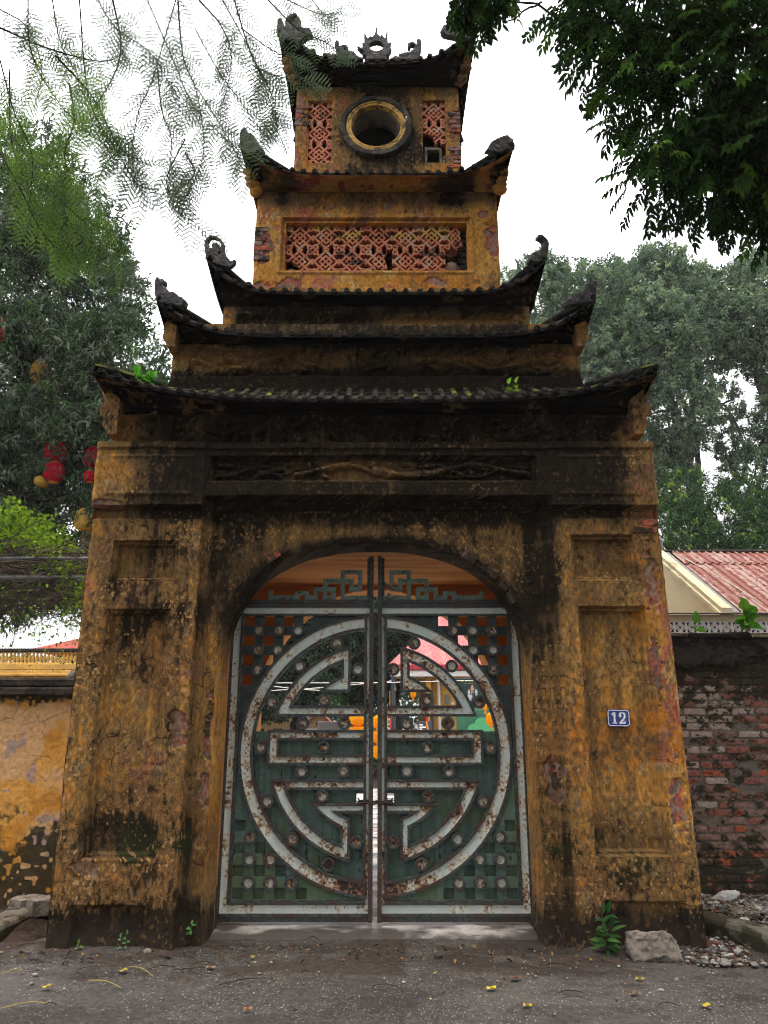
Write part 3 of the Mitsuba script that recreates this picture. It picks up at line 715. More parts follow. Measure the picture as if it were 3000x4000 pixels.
for nm, r, n, lab in (('pierced_window', LL, 3, 'narrow window with three whole pierced tiles'), ('pierced_window', LR, 3, 'narrow window whose lowest tile is gone')):
    K = key_of(nm, G); tag(K, lab); scene[K] = shape_of(reveal(r, 1.155, 1.36), 'stucco_side')
    w_ = r[1] - r[0]
    for j in range(n):
        if lab.endswith('gone') and j == 0: continue
        pl = vtb_ply if lab.endswith('gone') and j == 1 else vt_ply
        reuse('vent_tile', pl, MAT((r[0] + r[1]) / 2, 1.22, r[2] + .155 + j * .3065, s=(w_ / .305, 1, 1.005)), K)
    if lab.endswith('gone'):
        put('frame', cat([rbox(.555, .585, 1.19, 1.25, 8.15, 8.42), rbox(.735, .765, 1.19, 1.25, 8.15, 8.40), rbox(.585, .735, 1.19, 1.25, 8.37, 8.41)]), 'concrete', K)
        put('brick', brick_at(.80, 8.22, 1.22, .05, .1, .07, 3, 0, 3), 'brick_3', K)
# round window: profile turned about the y axis
def lathe_y(prof, cx, y0, cz, n=72):
    th = np.linspace(0, 2 * PI, n + 1)
    p = np.asarray(prof, float)
    S = np.stack([cx + np.cos(th)[:, None] * p[:, 0], y0 + np.broadcast_to(p[:, 1], (n + 1, len(p))), cz + np.sin(th)[:, None] * p[:, 0]], -1)
    return sheet(S, True)
RW = key_of('round_window', G)
scene[RW] = shape_of(lathe_y([(.44, .02), (.44, -.05), (.43, -.07), (.40, -.075), (.375, -.07), (.365, -.045), (.365, 0)], RX, 1.15, RZ), 'ring_black', smooth=40)
put('gilded_ring', lathe_y([(.365, -.03), (.36, -.06), (.345, -.065), (.335, -.052), (.328, -.052), (.318, -.064), (.305, -.058), (.298, -.04), (.294, .0), (.29, .05)], RX, 1.15, RZ), 'gilt', RW, smooth=40)
put('tunnel', lathe_y([(.29, .0), (.29, .05), (.285, .28), (.33, .29)], RX, 1.15, RZ), 'concrete', RW, smooth=40)
put('bolt', cat([tube([(.33, 1.02, 8.70), (.33, 1.12, 8.70)], .012, 8)]), 'white_paint', RW)
for a_ in ((1.2, 1.08, 2.25, 6.24), (.84, 1.32, 2.1, 8.0)): put('storey_floor', box(XC - a_[0], XC + a_[0], a_[1], a_[2], a_[3], a_[3] + .02), 'interior', G)
put('partition', box(XC - .84, XC + .84, 1.75, 1.78, 8.02, 9.3), 'interior', G)

# bricks at worn corners of the upper storeys
def corner_bricks(x, z0, n, y, side, seed, k0=3):
    r = np.random.default_rng(seed)
    for i in range(n):
        w_ = (.10 if i % 2 else .17) * r.uniform(.75, 1.1)
        m = brick_at(x - side * (w_ / 2) + side * .008, z0 + i * .062, y + .026, w_, .050, .07, 0, 0, seed + i)
        put('brick', m, f'brick_{(0, 3, 1, 3, 3)[(i + k0) % 5]}', t3 if z0 < 7.8 else t4)
corner_bricks(-1.388, 6.66, 7, .90, -1, 5); corner_bricks(-1.02, 8.72, 5, 1.15, -1, 9); corner_bricks(.985, 8.62, 6, 1.15, 1, 12, 0); corner_bricks(.985, 8.10, 5, 1.15, 1, 21, 0)

# ---- roofs
def roof(name, ex, fl, ye, z0, lift, pw, tx, ty, tz, zb_in, wall_hw, wall_y, soff, pitch=.125, ridge=False):
    ys0, ys1 = ye, YB - ye
    def eave(s):   # front edge
        a = np.abs(s) ** pw
        return XC + s * (ex + fl * a), ye - .5 * fl * a, z0 + lift * a
    ym = YB / 2
    def side_eave(t, sg_):
        a = np.abs(t) ** (pw + 2)
        return XC + sg_ * (ex + fl * a), ym + t * (ym - ye + .5 * fl * a), z0 + lift * a
    n = 61
    s = np.linspace(-1, 1, n); rr = np.linspace(0, 1, 7)
    ms, un = [], []
    R_ = K = None
    for side in range(4):
        if side in (0, 2):
            ex_, ey_, ez_ = eave(s); tx_, ty_ = XC + s * tx, np.full(n, ty)
            wx_, wy_ = XC + s * wall_hw, np.full(n, wall_y)
            if side == 2: ey_, ty_, wy_ = YB - ey_, YB - ty_, YB - wy_
        else:
            g = 1 if side == 1 else -1
            ex_, ey_, ez_ = side_eave(s, g); tx_, ty_ = np.full(n, XC + g * tx), ym + s * (ym - ty)
            wx_, wy_ = np.full(n, XC + g * wall_hw), ym + s * (ym - wall_y)
        top = np.stack([np.stack([ex_ + (tx_ - ex_) * r, ey_ + (ty_ - ey_) * r, ez_ + (tz - ez_) * r ** 1.12], -1) for r in rr], 1)
        ms.append(sheet(top, side in (0, 3)))
        lip = np.stack([np.stack([ex_, ey_, ez_ - d], -1) for d in (0, .032)], 1)
        ms.append(sheet(lip, side in (1, 2)))
        # underside: lip, fillet, cove, bead at the wall
        prof = [(1.0, 0.0), (.86, .0), (.84, -.012), (.55, .012), (.30, -.02), (.16, -.075), (.13, -.085), (.13, -.12), (.02, -.13), (.0, -.16)]
        so = []
        for o, h in prof:
            base = zb_in + (ez_ - .032 - zb_in) * o ** .8
            so.append(np.stack([wx_ + (ex_ - wx_) * o, wy_ + (ey_ - wy_) * o, base + h * (1 if o < .8 else 1)], -1))
        un.append(sheet(np.stack(so, 1), side in (1, 2)))
    rm = cat(ms)
    K = put(name, roughen(tm(rm.vertices, rm.faces), .0, 5) if 0 else rm, 'roof_tile', G, smooth=35)
    us = cat(un)
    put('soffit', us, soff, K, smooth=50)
    # front tiles: one barrel per column, following the slope
    nx = int(2 * ex / pitch)
    rg = np.random.default_rng(int(z0 * 100))
    for i in range(nx):
        x = (i + .5 - nx / 2) * pitch
        sx = x / ex
        e = eave(sx)
        rmax = 1.0 if abs(x) < tx else max(.12, (ex - abs(x)) / (ex - tx + 1e-6))
        rs = np.linspace(-.07, rmax, 7)
        p = np.stack([np.full(7, e[0]), e[1] + (ty - e[1]) * rs, e[2] + (tz - e[2]) * np.sign(rs) * np.abs(rs) ** 1.12 + .004 + .006 * rg.normal()], 1)
        rad = .031 * rg.uniform(.88, 1.08)
        jj = rg.normal() * .006
        th = np.linspace(-.12 * PI, 1.12 * PI, 8)
        V = np.stack([np.stack([p[:, 0] + rad * np.cos(t) + jj, p[:, 1], p[:, 2] + rad * np.sin(t) * 1.05], -1) for t in th], 1)
        m = sheet(V)
        cap = tm(np.vstack([V[0], p[:1] + [[0, -.0, -.012]]]), [[a, a + 1, 8] for a in range(7)])
        put('tile', cat([m, cap]), 'roof_tile', K, smooth=40)
    # side tiles, in rows
    sd = []
    ny = int(2 * (ym - ye) / pitch)
    for g in (-1, 1):
        for i in range(ny):
            t = (i + .5 - ny / 2) * pitch / (ym - ye)
            e = side_eave(np.array(t), g)
            rmax = min(1.0, max(.1, (1 - abs(t)) * (ym - ye) / (ty - ye + 1e-6)))
            a = np.array([float(e[0]) + -g * .03, float(e[1]), float(e[2]) + .0]); b = np.array([XC + g * tx, float(e[1]), tz])
            sd.append(tube([a, a + (b - a) * rmax * .5, a + (b - a) * rmax], .042, 6))
    put('side_tiles', cat(sd), 'roof_tile', K, smooth=40, kind='stuff')
    # hips
    for g in (-1, 1):
        for bk in (0, 1):
            e = eave(np.array(float(g))); yy = e[1] if not bk else YB - e[1]; yt = ty if not bk else YB - ty
            q = np.linspace(0, 1, 8)
            put('hip', tube(np.stack([e[0] + (XC + g * tx - e[0]) * q, yy + (yt - yy) * q, e[2] + (tz - e[2]) * q ** 1.12 + .03], 1), [.035, .045, .05, .05, .05, .05, .05, .05], 8), 'roof_tile', K, smooth=50)
    if ridge:
        put('ridge', tube([(XC - tx, YB / 2, tz + .02), (XC, YB / 2, tz - .01), (XC + tx, YB / 2, tz + .02)], .06, 8), 'roof_tile', K, smooth=50)
    return K, eave

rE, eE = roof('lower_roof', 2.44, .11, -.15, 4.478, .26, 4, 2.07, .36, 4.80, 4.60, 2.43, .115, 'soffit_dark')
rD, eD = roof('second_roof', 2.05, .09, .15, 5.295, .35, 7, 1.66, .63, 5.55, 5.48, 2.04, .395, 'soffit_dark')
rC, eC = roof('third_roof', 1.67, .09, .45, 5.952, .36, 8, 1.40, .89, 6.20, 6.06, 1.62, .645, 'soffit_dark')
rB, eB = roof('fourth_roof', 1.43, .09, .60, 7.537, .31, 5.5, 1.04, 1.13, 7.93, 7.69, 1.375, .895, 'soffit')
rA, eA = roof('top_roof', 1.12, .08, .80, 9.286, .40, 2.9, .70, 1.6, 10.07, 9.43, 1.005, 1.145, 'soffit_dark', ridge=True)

# ---- carved finials; outlines in metres from the horn of the eave they ride on
def orn(K, name, pts, k, sh, sv, org, tip, flip=0, thick=.075, seed=0, rz=.35, holes=()):
    a = np.array(pts, float)
    q = np.stack([(a[:, 0] - org[0]) * k / sh, (org[1] - a[:, 1]) * k / sv], 1)
    q[:, 0] /= math.cos(rz) if rz else 1
    poly = sg.Polygon(q).buffer(0)
    for h in holes:
        hh = np.array(h, float); poly = poly.difference(sg.Polygon(np.stack([(hh[:, 0] - org[0]) * k / sh, (org[1] - hh[:, 1]) * k / sv], 1)).buffer(0))
    m = carve(poly, thick, .016, .0045, seed)
    return put(name, at(m, tip[0], tip[1], tip[2], rz=rz * flip), 'carving', K, smooth=50)
def tipof(e, s): x, y, z = e(np.array(float(s))); return float(x), float(y) + .05, float(z)
orn(rD, 'corner_dragon', [(15, 640), (25, 600), (40, 600), (60, 640), (85, 655), (115, 635), (130, 660), (120, 710), (170, 780), (230, 840), (290, 850), (350, 890), (370, 935), (420, 940), (458, 990), (440, 1045), (380, 1045), (300, 1000), (220, 985), (140, 950), (65, 920), (30, 830), (15, 740)], .3014, 397, 352, (55, 915), tipof(eD, -1), -1, seed=1)
orn(rD, 'corner_dragon', [(1380, 1000), (1410, 1040), (1375, 1230), (1350, 1340), (1150, 1420), (900, 1500), (740, 1540), (735, 1490), (790, 1410), (850, 1400), (870, 1330), (960, 1290), (1100, 1220), (1240, 1090), (1250, 1010), (1290, 1040), (1330, 1000)], .211, 397, 352, (1355, 1340), tipof(eD, 1), 1, seed=2)
orn(rC, 'corner_scroll', [(530, 150), (600, 140), (690, 200), (725, 270), (710, 380), (670, 500), (650, 590), (500, 650), (330, 690), (318, 610), (400, 560), (400, 510), (540, 440), (610, 350), (640, 270), (600, 205), (520, 210)], .211, 372, 324, (645, 590), tipof(eC, 1), 1, thick=.07, seed=3)
tC = tipof(eC, -1)
orn(rC, 'corner_scroll', [(648, 290), (640, 220), (665, 170), (720, 138), (780, 142), (850, 190), (905, 255), (912, 340), (940, 420), (1000, 490), (1040, 500), (1055, 478), (1072, 490), (1065, 545), (1000, 575), (860, 525), (700, 465), (670, 380)], .3014, 372, 324, (702, 462), tC, -1, thick=.045, seed=4, rz=.15,
    holes=[[(682, 215), (715, 174), (772, 174), (832, 210), (870, 262), (872, 300), (838, 310), (818, 292), (826, 258), (795, 238), (764, 242), (748, 265), (752, 312), (708, 290)], [(832, 372), (850, 362), (872, 375), (868, 398), (845, 395)]])
orn(rB, 'corner_scroll', [(45, 745), (48, 700), (70, 684), (82, 715), (85, 742), (110, 732), (140, 770), (155, 810), (185, 838), (130, 840), (90, 830), (50, 800)], .723, 350, 292, (50, 797), tipof(eB, -1), -1, seed=5)
orn(rB, 'corner_scroll', [(1380, 850), (1410, 800), (1450, 768), (1500, 738), (1532, 755), (1538, 805), (1500, 815), (1440, 850)], .723, 350, 292, (1535, 800), tipof(eB, 1), 1, seed=6)
orn(rA, 'corner_dragon', [(280, 260), (300, 215), (345, 195), (380, 205), (415, 200), (425, 140), (470, 112), (500, 125), (515, 95), (560, 92), (590, 118), (625, 130), (645, 160), (640, 195), (540, 270), (430, 300), (320, 325), (285, 300)], .42, 345, 320, (640, 180), tipof(eA, 1), 1, seed=7, rz=.4)
orn(rA, 'corner_dragon', [(95, 200), (105, 80), (125, 64), (150, 80), (158, 165), (200, 215), (205, 110), (240, 70), (330, 58), (342, 76), (262, 102), (248, 140), (290, 215), (320, 150), (372, 118), (382, 200), (405, 285), (440, 310), (520, 340), (552, 420), (530, 452), (480, 440), (400, 490), (300, 430), (180, 385), (105, 310)], .336, 345, 320, (108, 300), tipof(eA, -1), -1, seed=8, rz=.3)
# on the ridge: a flaming sun between two dragons (crop units: 294 px/m across, 226 px/m up)
RZ0 = 10.15
def rid(pts): return [((x - 1105) * .386 / 294 - .045, (400 - y) * .386 / 226) for x, y in pts]
flame = rid([(1000, 400), (1010, 365), (960, 345), (985, 320), (940, 295), (910, 263), (945, 280), (985, 285), (962, 235), (990, 245), (985, 200), (980, 132), (1005, 165), (1020, 195), (1045, 165), (1060, 180), (1085, 155), (1100, 120), (1102, 70), (1118, 100), (1112, 130), (1125, 160), (1150, 178), (1160, 152), (1180, 178), (1200, 185), (1205, 150), (1220, 120), (1222, 165), (1215, 195), (1232, 240), (1258, 230), (1240, 262), (1262, 300), (1235, 320), (1245, 345), (1205, 360), (1220, 400)])
hole = rid([(1105 + 76 * math.cos(t), 268 + 50 * math.sin(t)) for t in np.linspace(0, 2 * PI, 24, endpoint=False)])
put('flaming_sun', at(carve(sg.Polygon(flame).buffer(0).difference(sg.Polygon(hole)), .08, .016, .004, 11, 4), 0, 1.60, RZ0), 'carving', rA, smooth=50)
put('ridge_dragon', at(carve(sg.Polygon(rid([(605, 400), (595, 345), (625, 330), (650, 350), (690, 345), (715, 365), (700, 300), (682, 240), (700, 210), (722, 225), (720, 270), (760, 255), (800, 258), (822, 285), (815, 310), (795, 305), (795, 285), (770, 280), (775, 310), (830, 315), (880, 325), (905, 360), (970, 385), (975, 400)])).buffer(0), .08, .016, .005, 12, 5), 0, 1.60, RZ0), 'carving', rA, smooth=50)
put('ridge_dragon', at(carve(sg.Polygon(rid([(1240, 400), (1270, 375), (1310, 360), (1340, 385), (1335, 350), (1380, 330), (1440, 330), (1490, 290), (1505, 265), (1480, 245), (1450, 250), (1452, 280), (1432, 280), (1430, 240), (1465, 222), (1510, 240), (1525, 265), (1530, 230), (1520, 205), (1545, 192), (1566, 215), (1560, 300), (1525, 400)])).buffer(0), .08, .016, .005, 13, 5), 0, 1.60, RZ0), 'carving', rA, smooth=50)

# brackets under the corners
def bracket(K, pts, y0, y1, seed, m_='stucco_side'):
    put('corner_bracket', roughen(cat([plate(sg.Polygon(pts), y0, y1)]).subdivide().subdivide(), .008, 14, seed), m_, K, smooth=40)
for s in (-1, 1):
    X = lambda *o: [(XC + s * a, b) for a, b in o]
    bracket(rE, X((2.36, 4.20), (2.455, 4.20), (2.47, 4.27), (2.50, 4.285), (2.49, 4.36), (2.53, 4.40), (2.535, 4.46), (2.50, 4.53), (2.535, 4.62), (2.55, 4.70), (2.36, 4.55)), .0, .30, 3 + s)
    bracket(rD, X((1.97, 5.22), (2.05, 5.22), (2.07, 5.29), (2.10, 5.31), (2.09, 5.40), (2.12, 5.52), (1.97, 5.45)), .25, .50, 7 + s)
    for (K, e, zz, hw, yw) in ((rB, eB, 7.62, 1.375, .9), (rA, eA, 9.42, 1.005, 1.15)):
        ms = []
        rg = np.random.default_rng(int(zz * 10 + s))
        tx_, ty_, tz_ = tipof(e, s)
        for q in np.linspace(0.05, .8, 9):
            b0 = np.array([XC + s * hw, yw, zz - .12]); b1 = np.array([tx_ - s * .05, ty_ + .06, tz_ - .12])
            c = b0 + (b1 - b0) * q + rg.normal(0, .014, 3) - [0, 0, .05 * math.sin(q * 3)]
            ms.append(at(trimesh.creation.icosphere(subdivisions=2, radius=rg.uniform(.035, .062)), *c, s=(1.2, 1, .9)))
        put('corner_bracket', roughen(cat(ms), .012, 20, s), 'soffit' if zz < 9 else 'stucco_side', K, smooth=50)

# ------------------------------------------------------------------ the iron double door: (u, z), u metres from the gap outwards
DC, DY, CZ, CU = -0.017, 0.60, 1.431, 0.025
def disc(r, n=96): return sg.Point(CU, CZ).buffer(r, n)
B = sg.box
def annulus(a, b): return disc(a).difference(disc(b))
def rim(p, a=.0, b=.023): return p.buffer(b, join_style=2, mitre_limit=3).difference(p.buffer(-a, join_style=2) if a else p)
LEAF = B(.08, .19, 1.25, 2.66)
INR = B(.105, .2, 1.3, 2.7)
ring = annulus(1.17, 1.085).intersection(B(.055, .1, 1.3, 2.7))
ring_rims = unary_union([annulus(1.193, 1.17), annulus(1.085, 1.060)]).intersection(B(.08, .19, 1.25, 2.64))
band_u = unary_union([annulus(.91, .842).intersection(B(.25, 1.742, 1, 3)), B(.105, 1.742, 1, 1.793).intersection(disc(.91)), B(.25, 1.957, .289, 2.5).intersection(disc(.91)), disc(.682).intersection(B(.25, 1.957, 1, 3)),])
band_m = B(.105, 1.327, .938, 1.582).difference(B(.0, 1.374, .877, 1.538))
band_l = unary_union([annulus(.91, .842).intersection(B(.24, 0, 1, 1.165)), B(.105, 1.122, 1, 1.165).intersection(disc(.91)), B(.24, .2, .279, .83).intersection(disc(.91)), annulus(.672, .617).intersection(B(.24, 0, 1, .969)), B(.105, .930, .7, .969).intersection(disc(.672))])
# keep the lower scroll's upright only between its two arcs
band_l = band_l.difference(B(.0, .2, .24, .92)).difference(B(.279, .85, .3, .93).intersection(disc(.60)))
ROUND = [(1.078, 2.49), (.897, 2.49), (.717, 2.49), (1.079, 2.311), (.899, 2.311), (1.08, 2.134), (.357, 2.371), (.696, 2.165), (.162, 2.135), (.463, 1.867), (.937, 1.845),
         (.65, 1.662), (.28, 1.662), (1.020, 1.453), (.461, 1.456), (.65, 1.254), (.28, 1.256), (.463, 1.048), (.941, 1.006),
         (1.076, .719), (1.075, .54), (.896, .54), (1.075, .356), (.893, .356), (.713, .356), (.712, .70), (.160, .679), (.399, .503)]
holes, lows = [], []
for r_, n_ in enumerate((4, 3, 2, 1)):
    for c in range(n_):
        u0 = 1.124 - .181 * c
        holes.append(B(u0, 2.532 - .1785 * r_, u0 + .094, 2.624 - .1785 * r_)); lows.append(B(u0, .226 + .179 * r_, u0 + .092, .316 + .179 * r_))
span = B(.09, .2, 1.235, 2.635).difference(disc(1.18))
span_hi = span.intersection(B(0, 1.43, 2, 3)).difference(unary_union(holes))
span_lo = span.intersection(B(0, 0, 2, 1.43)).difference(unary_union(lows))
sheets = [B(.10, .20, .505, 1.597), B(.495, .20, .865, 1.60), B(.855, .20, 1.24, 1.592)]
paper = B(.107, .985, .166, 1.066)
sheets[0] = sheets[0].difference(paper)
dark_bars = {'riveted_bar': [B(.08, .19, .104, 2.64), B(1.222, .19, 1.25, 2.65), B(1.312, .075, 1.335, 2.68), B(.08, .19, 1.25, .222), B(.06, 2.622, 1.26, 2.643), B(.056, 2.70, 1.32, 2.735), B(.056, 2.738, 1.30, 2.775), B(.06, .097, 1.31, .122)]}
rail_pale = [B(1.25, .098, 1.312, 2.69), B(.058, 2.643, 1.25, 2.70), B(.058, .122, 1.25, .19), B(.056, .19, .08, 2.622)]
# the fret along the top (units of the measured drawing, 0.000905 m)
FK = .000905
def fr(x0, x1, y0, y1): return B((1515 - x1) * FK + .06, (480 - y1) * FK + 2.778, (1515 - x0) * FK + .06, (480 - y0) * FK + 2.778)
fret = unary_union([fr(1215, 1505, 440, 485), fr(1215, 1260, 172, 485), fr(1215, 1440, 172, 215), fr(1396, 1440, 172, 393), fr(1305, 1440, 350, 393), fr(1305, 1350, 262, 393), fr(1032, 1350, 262, 305), fr(1032, 1075, 262, 485),
                    fr(938, 1165, 350, 392), fr(1120, 1165, 350, 485), fr(1028, 1165, 438, 485), fr(938, 980, 350, 480), fr(840, 980, 437, 482), fr(745, 885, 393, 436), fr(745, 790, 393, 484), fr(842, 885, 393, 480), fr(465, 790, 437, 482), fr(465, 510, 388, 484)])
hemi = trimesh.creation.icosphere(subdivisions=1, radius=.0085)
_, hf = np.array(hemi.vertices), hemi.faces

def door_leaf(s, label):
    K = key_of('door_leaf', G)
    tag(K, label)
    rg = np.random.default_rng(40 + s)
    fl = lambda p: sa.affine_transform(p, [s, 0, 0, 1, DC, 0])
    sag = lambda m: m
    add = lambda nm, p, y0, y1, mt, **kw: put(nm, plate(fl(p), DY + y0, DY + y1), mt, K, **kw)
    scene[K] = shape_of(cat([plate(fl(B(.02, .06, .058, 3.184)), DY - .035, DY + .05), plate(fl(B(.058, .08, .082, 3.18)), DY + .03, DY + .05), plate(fl(B(.058, .058, 1.33, .096)), DY + .0, DY + .03)]), 'dark_iron')
    for i, p in enumerate(sheets): add('backing_sheet', p, .072 + .005 * (i % 2), .0755 + .005 * (i % 2), 'green_sheet')
    add('corner_plate', span_hi, .018, .026, 'teal_dark'); add('corner_plate', span_lo, .018, .026, 'green_sheet')
    add('ring_band', ring, .004, .03, 'pale_iron')
    for nm, p in (('scroll_band', band_u), ('bar_band', band_m), ('scroll_band', band_l)): add(nm, p, .004, .022, 'pale_iron')
    for p in rail_pale: add('frame_rail', p, .004, .03, 'pale_iron')
    for p in dark_bars['riveted_bar']: add('riveted_bar', p, -.014, .035, 'dark_iron')
    rims = [ring_rims] + [rim(b).intersection(B(.100, 0, 2, 3)) for b in (band_u, band_m, band_l)]
    for p in rims: add('rim_iron', p, -.014, .034, 'dark_iron')
    add('fret', fret, .0, .02, 'teal_iron')
    # round bosses
    for u, z in ROUND:
        c = fl(sg.Point(u, z))
        rr = sg.Point(c.x, c.y).buffer(.057, 14).difference(sg.Point(c.x, c.y).buffer(.036, 14))
        put('boss_ring', plate(rr, DY - .020, DY + .03), 'dark_iron', K)
        put('boss_disc', plate(sg.Point(c.x, c.y).buffer(.037, 12), DY + .004, DY + .016), 'disc_iron', K)
    # rivets
    pts = []
    def along(line, step, y):
        n = max(1, int(line.length / step))
        for i in range(n):
            q = line.interpolate((i + .5) / n, normalized=True); pts.append((q.x, y, q.y))
    for b in dark_bars['riveted_bar']:
        x0, z0, x1, z1 = b.bounds
        along(sg.LineString([((x0 + x1) / 2, z0), ((x0 + x1) / 2, z1)]) if z1 - z0 > x1 - x0 else sg.LineString([(x0, (z0 + z1) / 2), (x1, (z0 + z1) / 2)]), .105, DY - .015)
    along(sg.LineString([(.04, .1), (.04, 3.1)]), .12, DY - .036)
    for b in (band_u, band_m, band_l):
        for g in getattr(b, 'geoms', [b]):
            for l in [g.buffer(.0115, join_style=2).exterior] + [h for h in g.buffer(.0115, join_style=2).interiors]:
                along(l, .10, DY - .015)
    for r_ in (1.182, 1.072):
        along(sg.LineString([(CU + r_ * math.cos(t), CZ + r_ * math.sin(t)) for t in np.linspace(-PI / 2, PI / 2, 60)]), .10, DY - .015)
    for u, z in ROUND:
        for t in range(4): pts.append((u + .0465 * math.cos(t * PI / 2 + .1), DY - .021, z + .0465 * math.sin(t * PI / 2 + .1)))
    pts = [p for p in pts if p[0] > .03]
    V = np.concatenate([_ * [1, .8, 1] + [DC + s * p[0], p[1], p[2]] for p in pts]); F = np.concatenate([hf + i * len(_) for i in range(len(pts))])
    put('rivets', (V, F), 'dark_iron', K, smooth=True, kind='stuff')
    return K
def teal_dark_fn(p, n, uv):
    a = fbm(p.x * 12, p.y, p.z * 10, 3)
    return mix((.022, .034, .034), (.045, .062, .058), smoothstep(.3, .7, a))
mat('teal_dark', two(prin(mikit.proc(teal_dark_fn), .6, .4)))
d1 = door_leaf(-1, 'left leaf, its lower right rim bent inwards'); d2 = door_leaf(1, 'right leaf of the double door')
for x, z in ((.090, 2.93), (.125, 2.825)):
    put('ball', at(trimesh.creation.icosphere(subdivisions=2, radius=.018), DC + x, DY + .01, z), 'teal_iron', d2, smooth=True)
# the chain through the cut squares
ch = thing('chain', 'rusty iron chain tying the two door leaves together', 'chain')
def torus(a, r, n=14, m=6, st=.014):
    th = np.linspace(0, 2 * PI, n + 1)[:-1]
    p = np.stack([np.cos(th) * a + np.sign(np.cos(th)) * st, np.sin(th) * a, 0 * th], 1)
    return tube(np.vstack([p, p[:2]]), r, m, False)
lk = shape_of(torus(.013, .0052), 'chain_iron', smooth=True)
xs_ = np.linspace(-.125, .125, 7)
for i, x in enumerate(xs_):
    for k in (0, 1):
        reuse('link', lk, MAT(DC + x + k * .02, DY - .045 + .006 * k, 1.012 - .014 * math.cos(x * 9) + .004 * (i % 2), rx=(PI / 2 if k else .25), rz=.1), ch)
for s in (-1, 1):
    put('end_loop', tube(curve([(DC + s * .135, DY - .04, 1.01), (DC + s * .152, DY + .02, 1.03), (DC + s * .14, DY + .07, 1.01), (DC + s * .118, DY - .03, 1.0)], 10), .0055, 6), 'chain_iron', ch, smooth=True)

# ------------------------------------------------------------------ ground, road, yard
def ray(px, py, Y):
    """The point at depth Y that the photograph (1659 x 2212) shows at a pixel: used for measuring where things stand."""
    f = 1600.0; th = math.radians(PITCH)
    u, v = (px - 829.5) / f, (1106 - py) / f
    dy, dz = math.cos(th) - v * math.sin(th), math.sin(th) + v * math.cos(th)
    t = (Y - EYE[1]) / dy
    return np.array([EYE[0] + u * t, Y, EYE[2] + dz * t])

def axis(a, b, dense0, dense1, step, coarse=14):
    return np.unique(np.concatenate([np.linspace(a, dense0, coarse), np.arange(dense0, dense1, step), np.linspace(dense1, b, coarse)]))
gx, gy = axis(-90, 90, -4.4, 4.4, .05), axis(-30, 120, -3.6, 1.2, .045)
GX, GY = np.meshgrid(gx, gy, indexing='ij')
near = np.exp(-(GX / 6) ** 2 - ((GY + 1) / 4) ** 2)
GZ = near * (.016 * (npf(GX * 2.2, GY * 2.2, 0, 3) - .5) + .012 * (npf(GX * 14, GY * 14, 1.0, 2) - .5))
base = (sst(-.28, .0, GY) * (1 - sst(.1, .3, GY))) * sst(1.42, 1.6, np.abs(GX)) * (1 - sst(2.5, 2.9, np.abs(GX)))
GZ += base * (.012 + .03 * npf(GX * 9, GY * 9, 2.0, 3))
GZ -= .004
put('road', sheet(np.stack([GX, GY, GZ], -1)), 'asphalt', kind='structure', label='dark worn asphalt road in front of the gate', smooth=True)
yx, yy = np.linspace(-1.34, 1.30, 60), np.linspace(.28, 3.4, 60)
YX, YY = np.meshgrid(yx, yy, indexing='ij')
put('threshold', sheet(np.stack([YX, YY, .012 + .010 * (npf(YX * 6, YY * 6, 0, 3) - .5) + .018 * sst(.25, .5, YY) - .035 * sst(.40, .29, YY)], -1)), 'yard_paving', kind='structure', label='dusty pale concrete threshold under the gate', smooth=True)
put('yard', box(-16, 20, 3.4, 13.5, -.1, .012), 'yard_paving', kind='structure', label='pale concrete yard behind the gate')
put('yard_path', box(-16, 20, 13.5, 17.5, -.1, .02), 'soil', kind='structure', label='brown path at the far side of the yard')
put('garden_bed', box(-16, 2, 17.7, 60, -.1, .15), 'soil', kind='structure', label='raised planted bed beyond the yard')
put('bed_kerb', rbox(-16, 2, 17.5, 17.7, -.1, .2, .02), 'brick_0', kind='structure', label='reddish kerb of the planted bed')

# verges beside the gate
def verge(name, x0, x1, y0, y1, h, seed, label):
    xs, ys = np.linspace(x0, x1, 70), np.linspace(y0, y1, 70)
    X, Y = np.meshgrid(xs, ys, indexing='ij')
    Z = h(X, Y) + .03 * (npf(X * 7 + seed, Y * 7, 0, 3) - .5)
    put(name, sheet(np.stack([X, Y, Z], -1)), 'soil', kind='structure', label=label, smooth=True)
    return lambda x, y: float(h(np.array(x), np.array(y)))
vr = lambda X, Y: -.03 + .16 * sst(-.1, .5, Y - .25 + .95 * np.clip(X - 2.9, -.6, 1)) + .04 * sst(.6, 1.0, Y) + .0 * X
verge('right_verge', 2.30, 8.0, -.45, 1.1, vr, 3, 'earth verge strewn with gravel right of the gate')
vl = lambda X, Y: -.02 + .09 * sst(.15, .55, Y) * sst(-2.55, -3.0, X)
verge('left_verge', -8.0, -2.45, .2, 1.2, vl, 8, 'earth verge left of the gate')

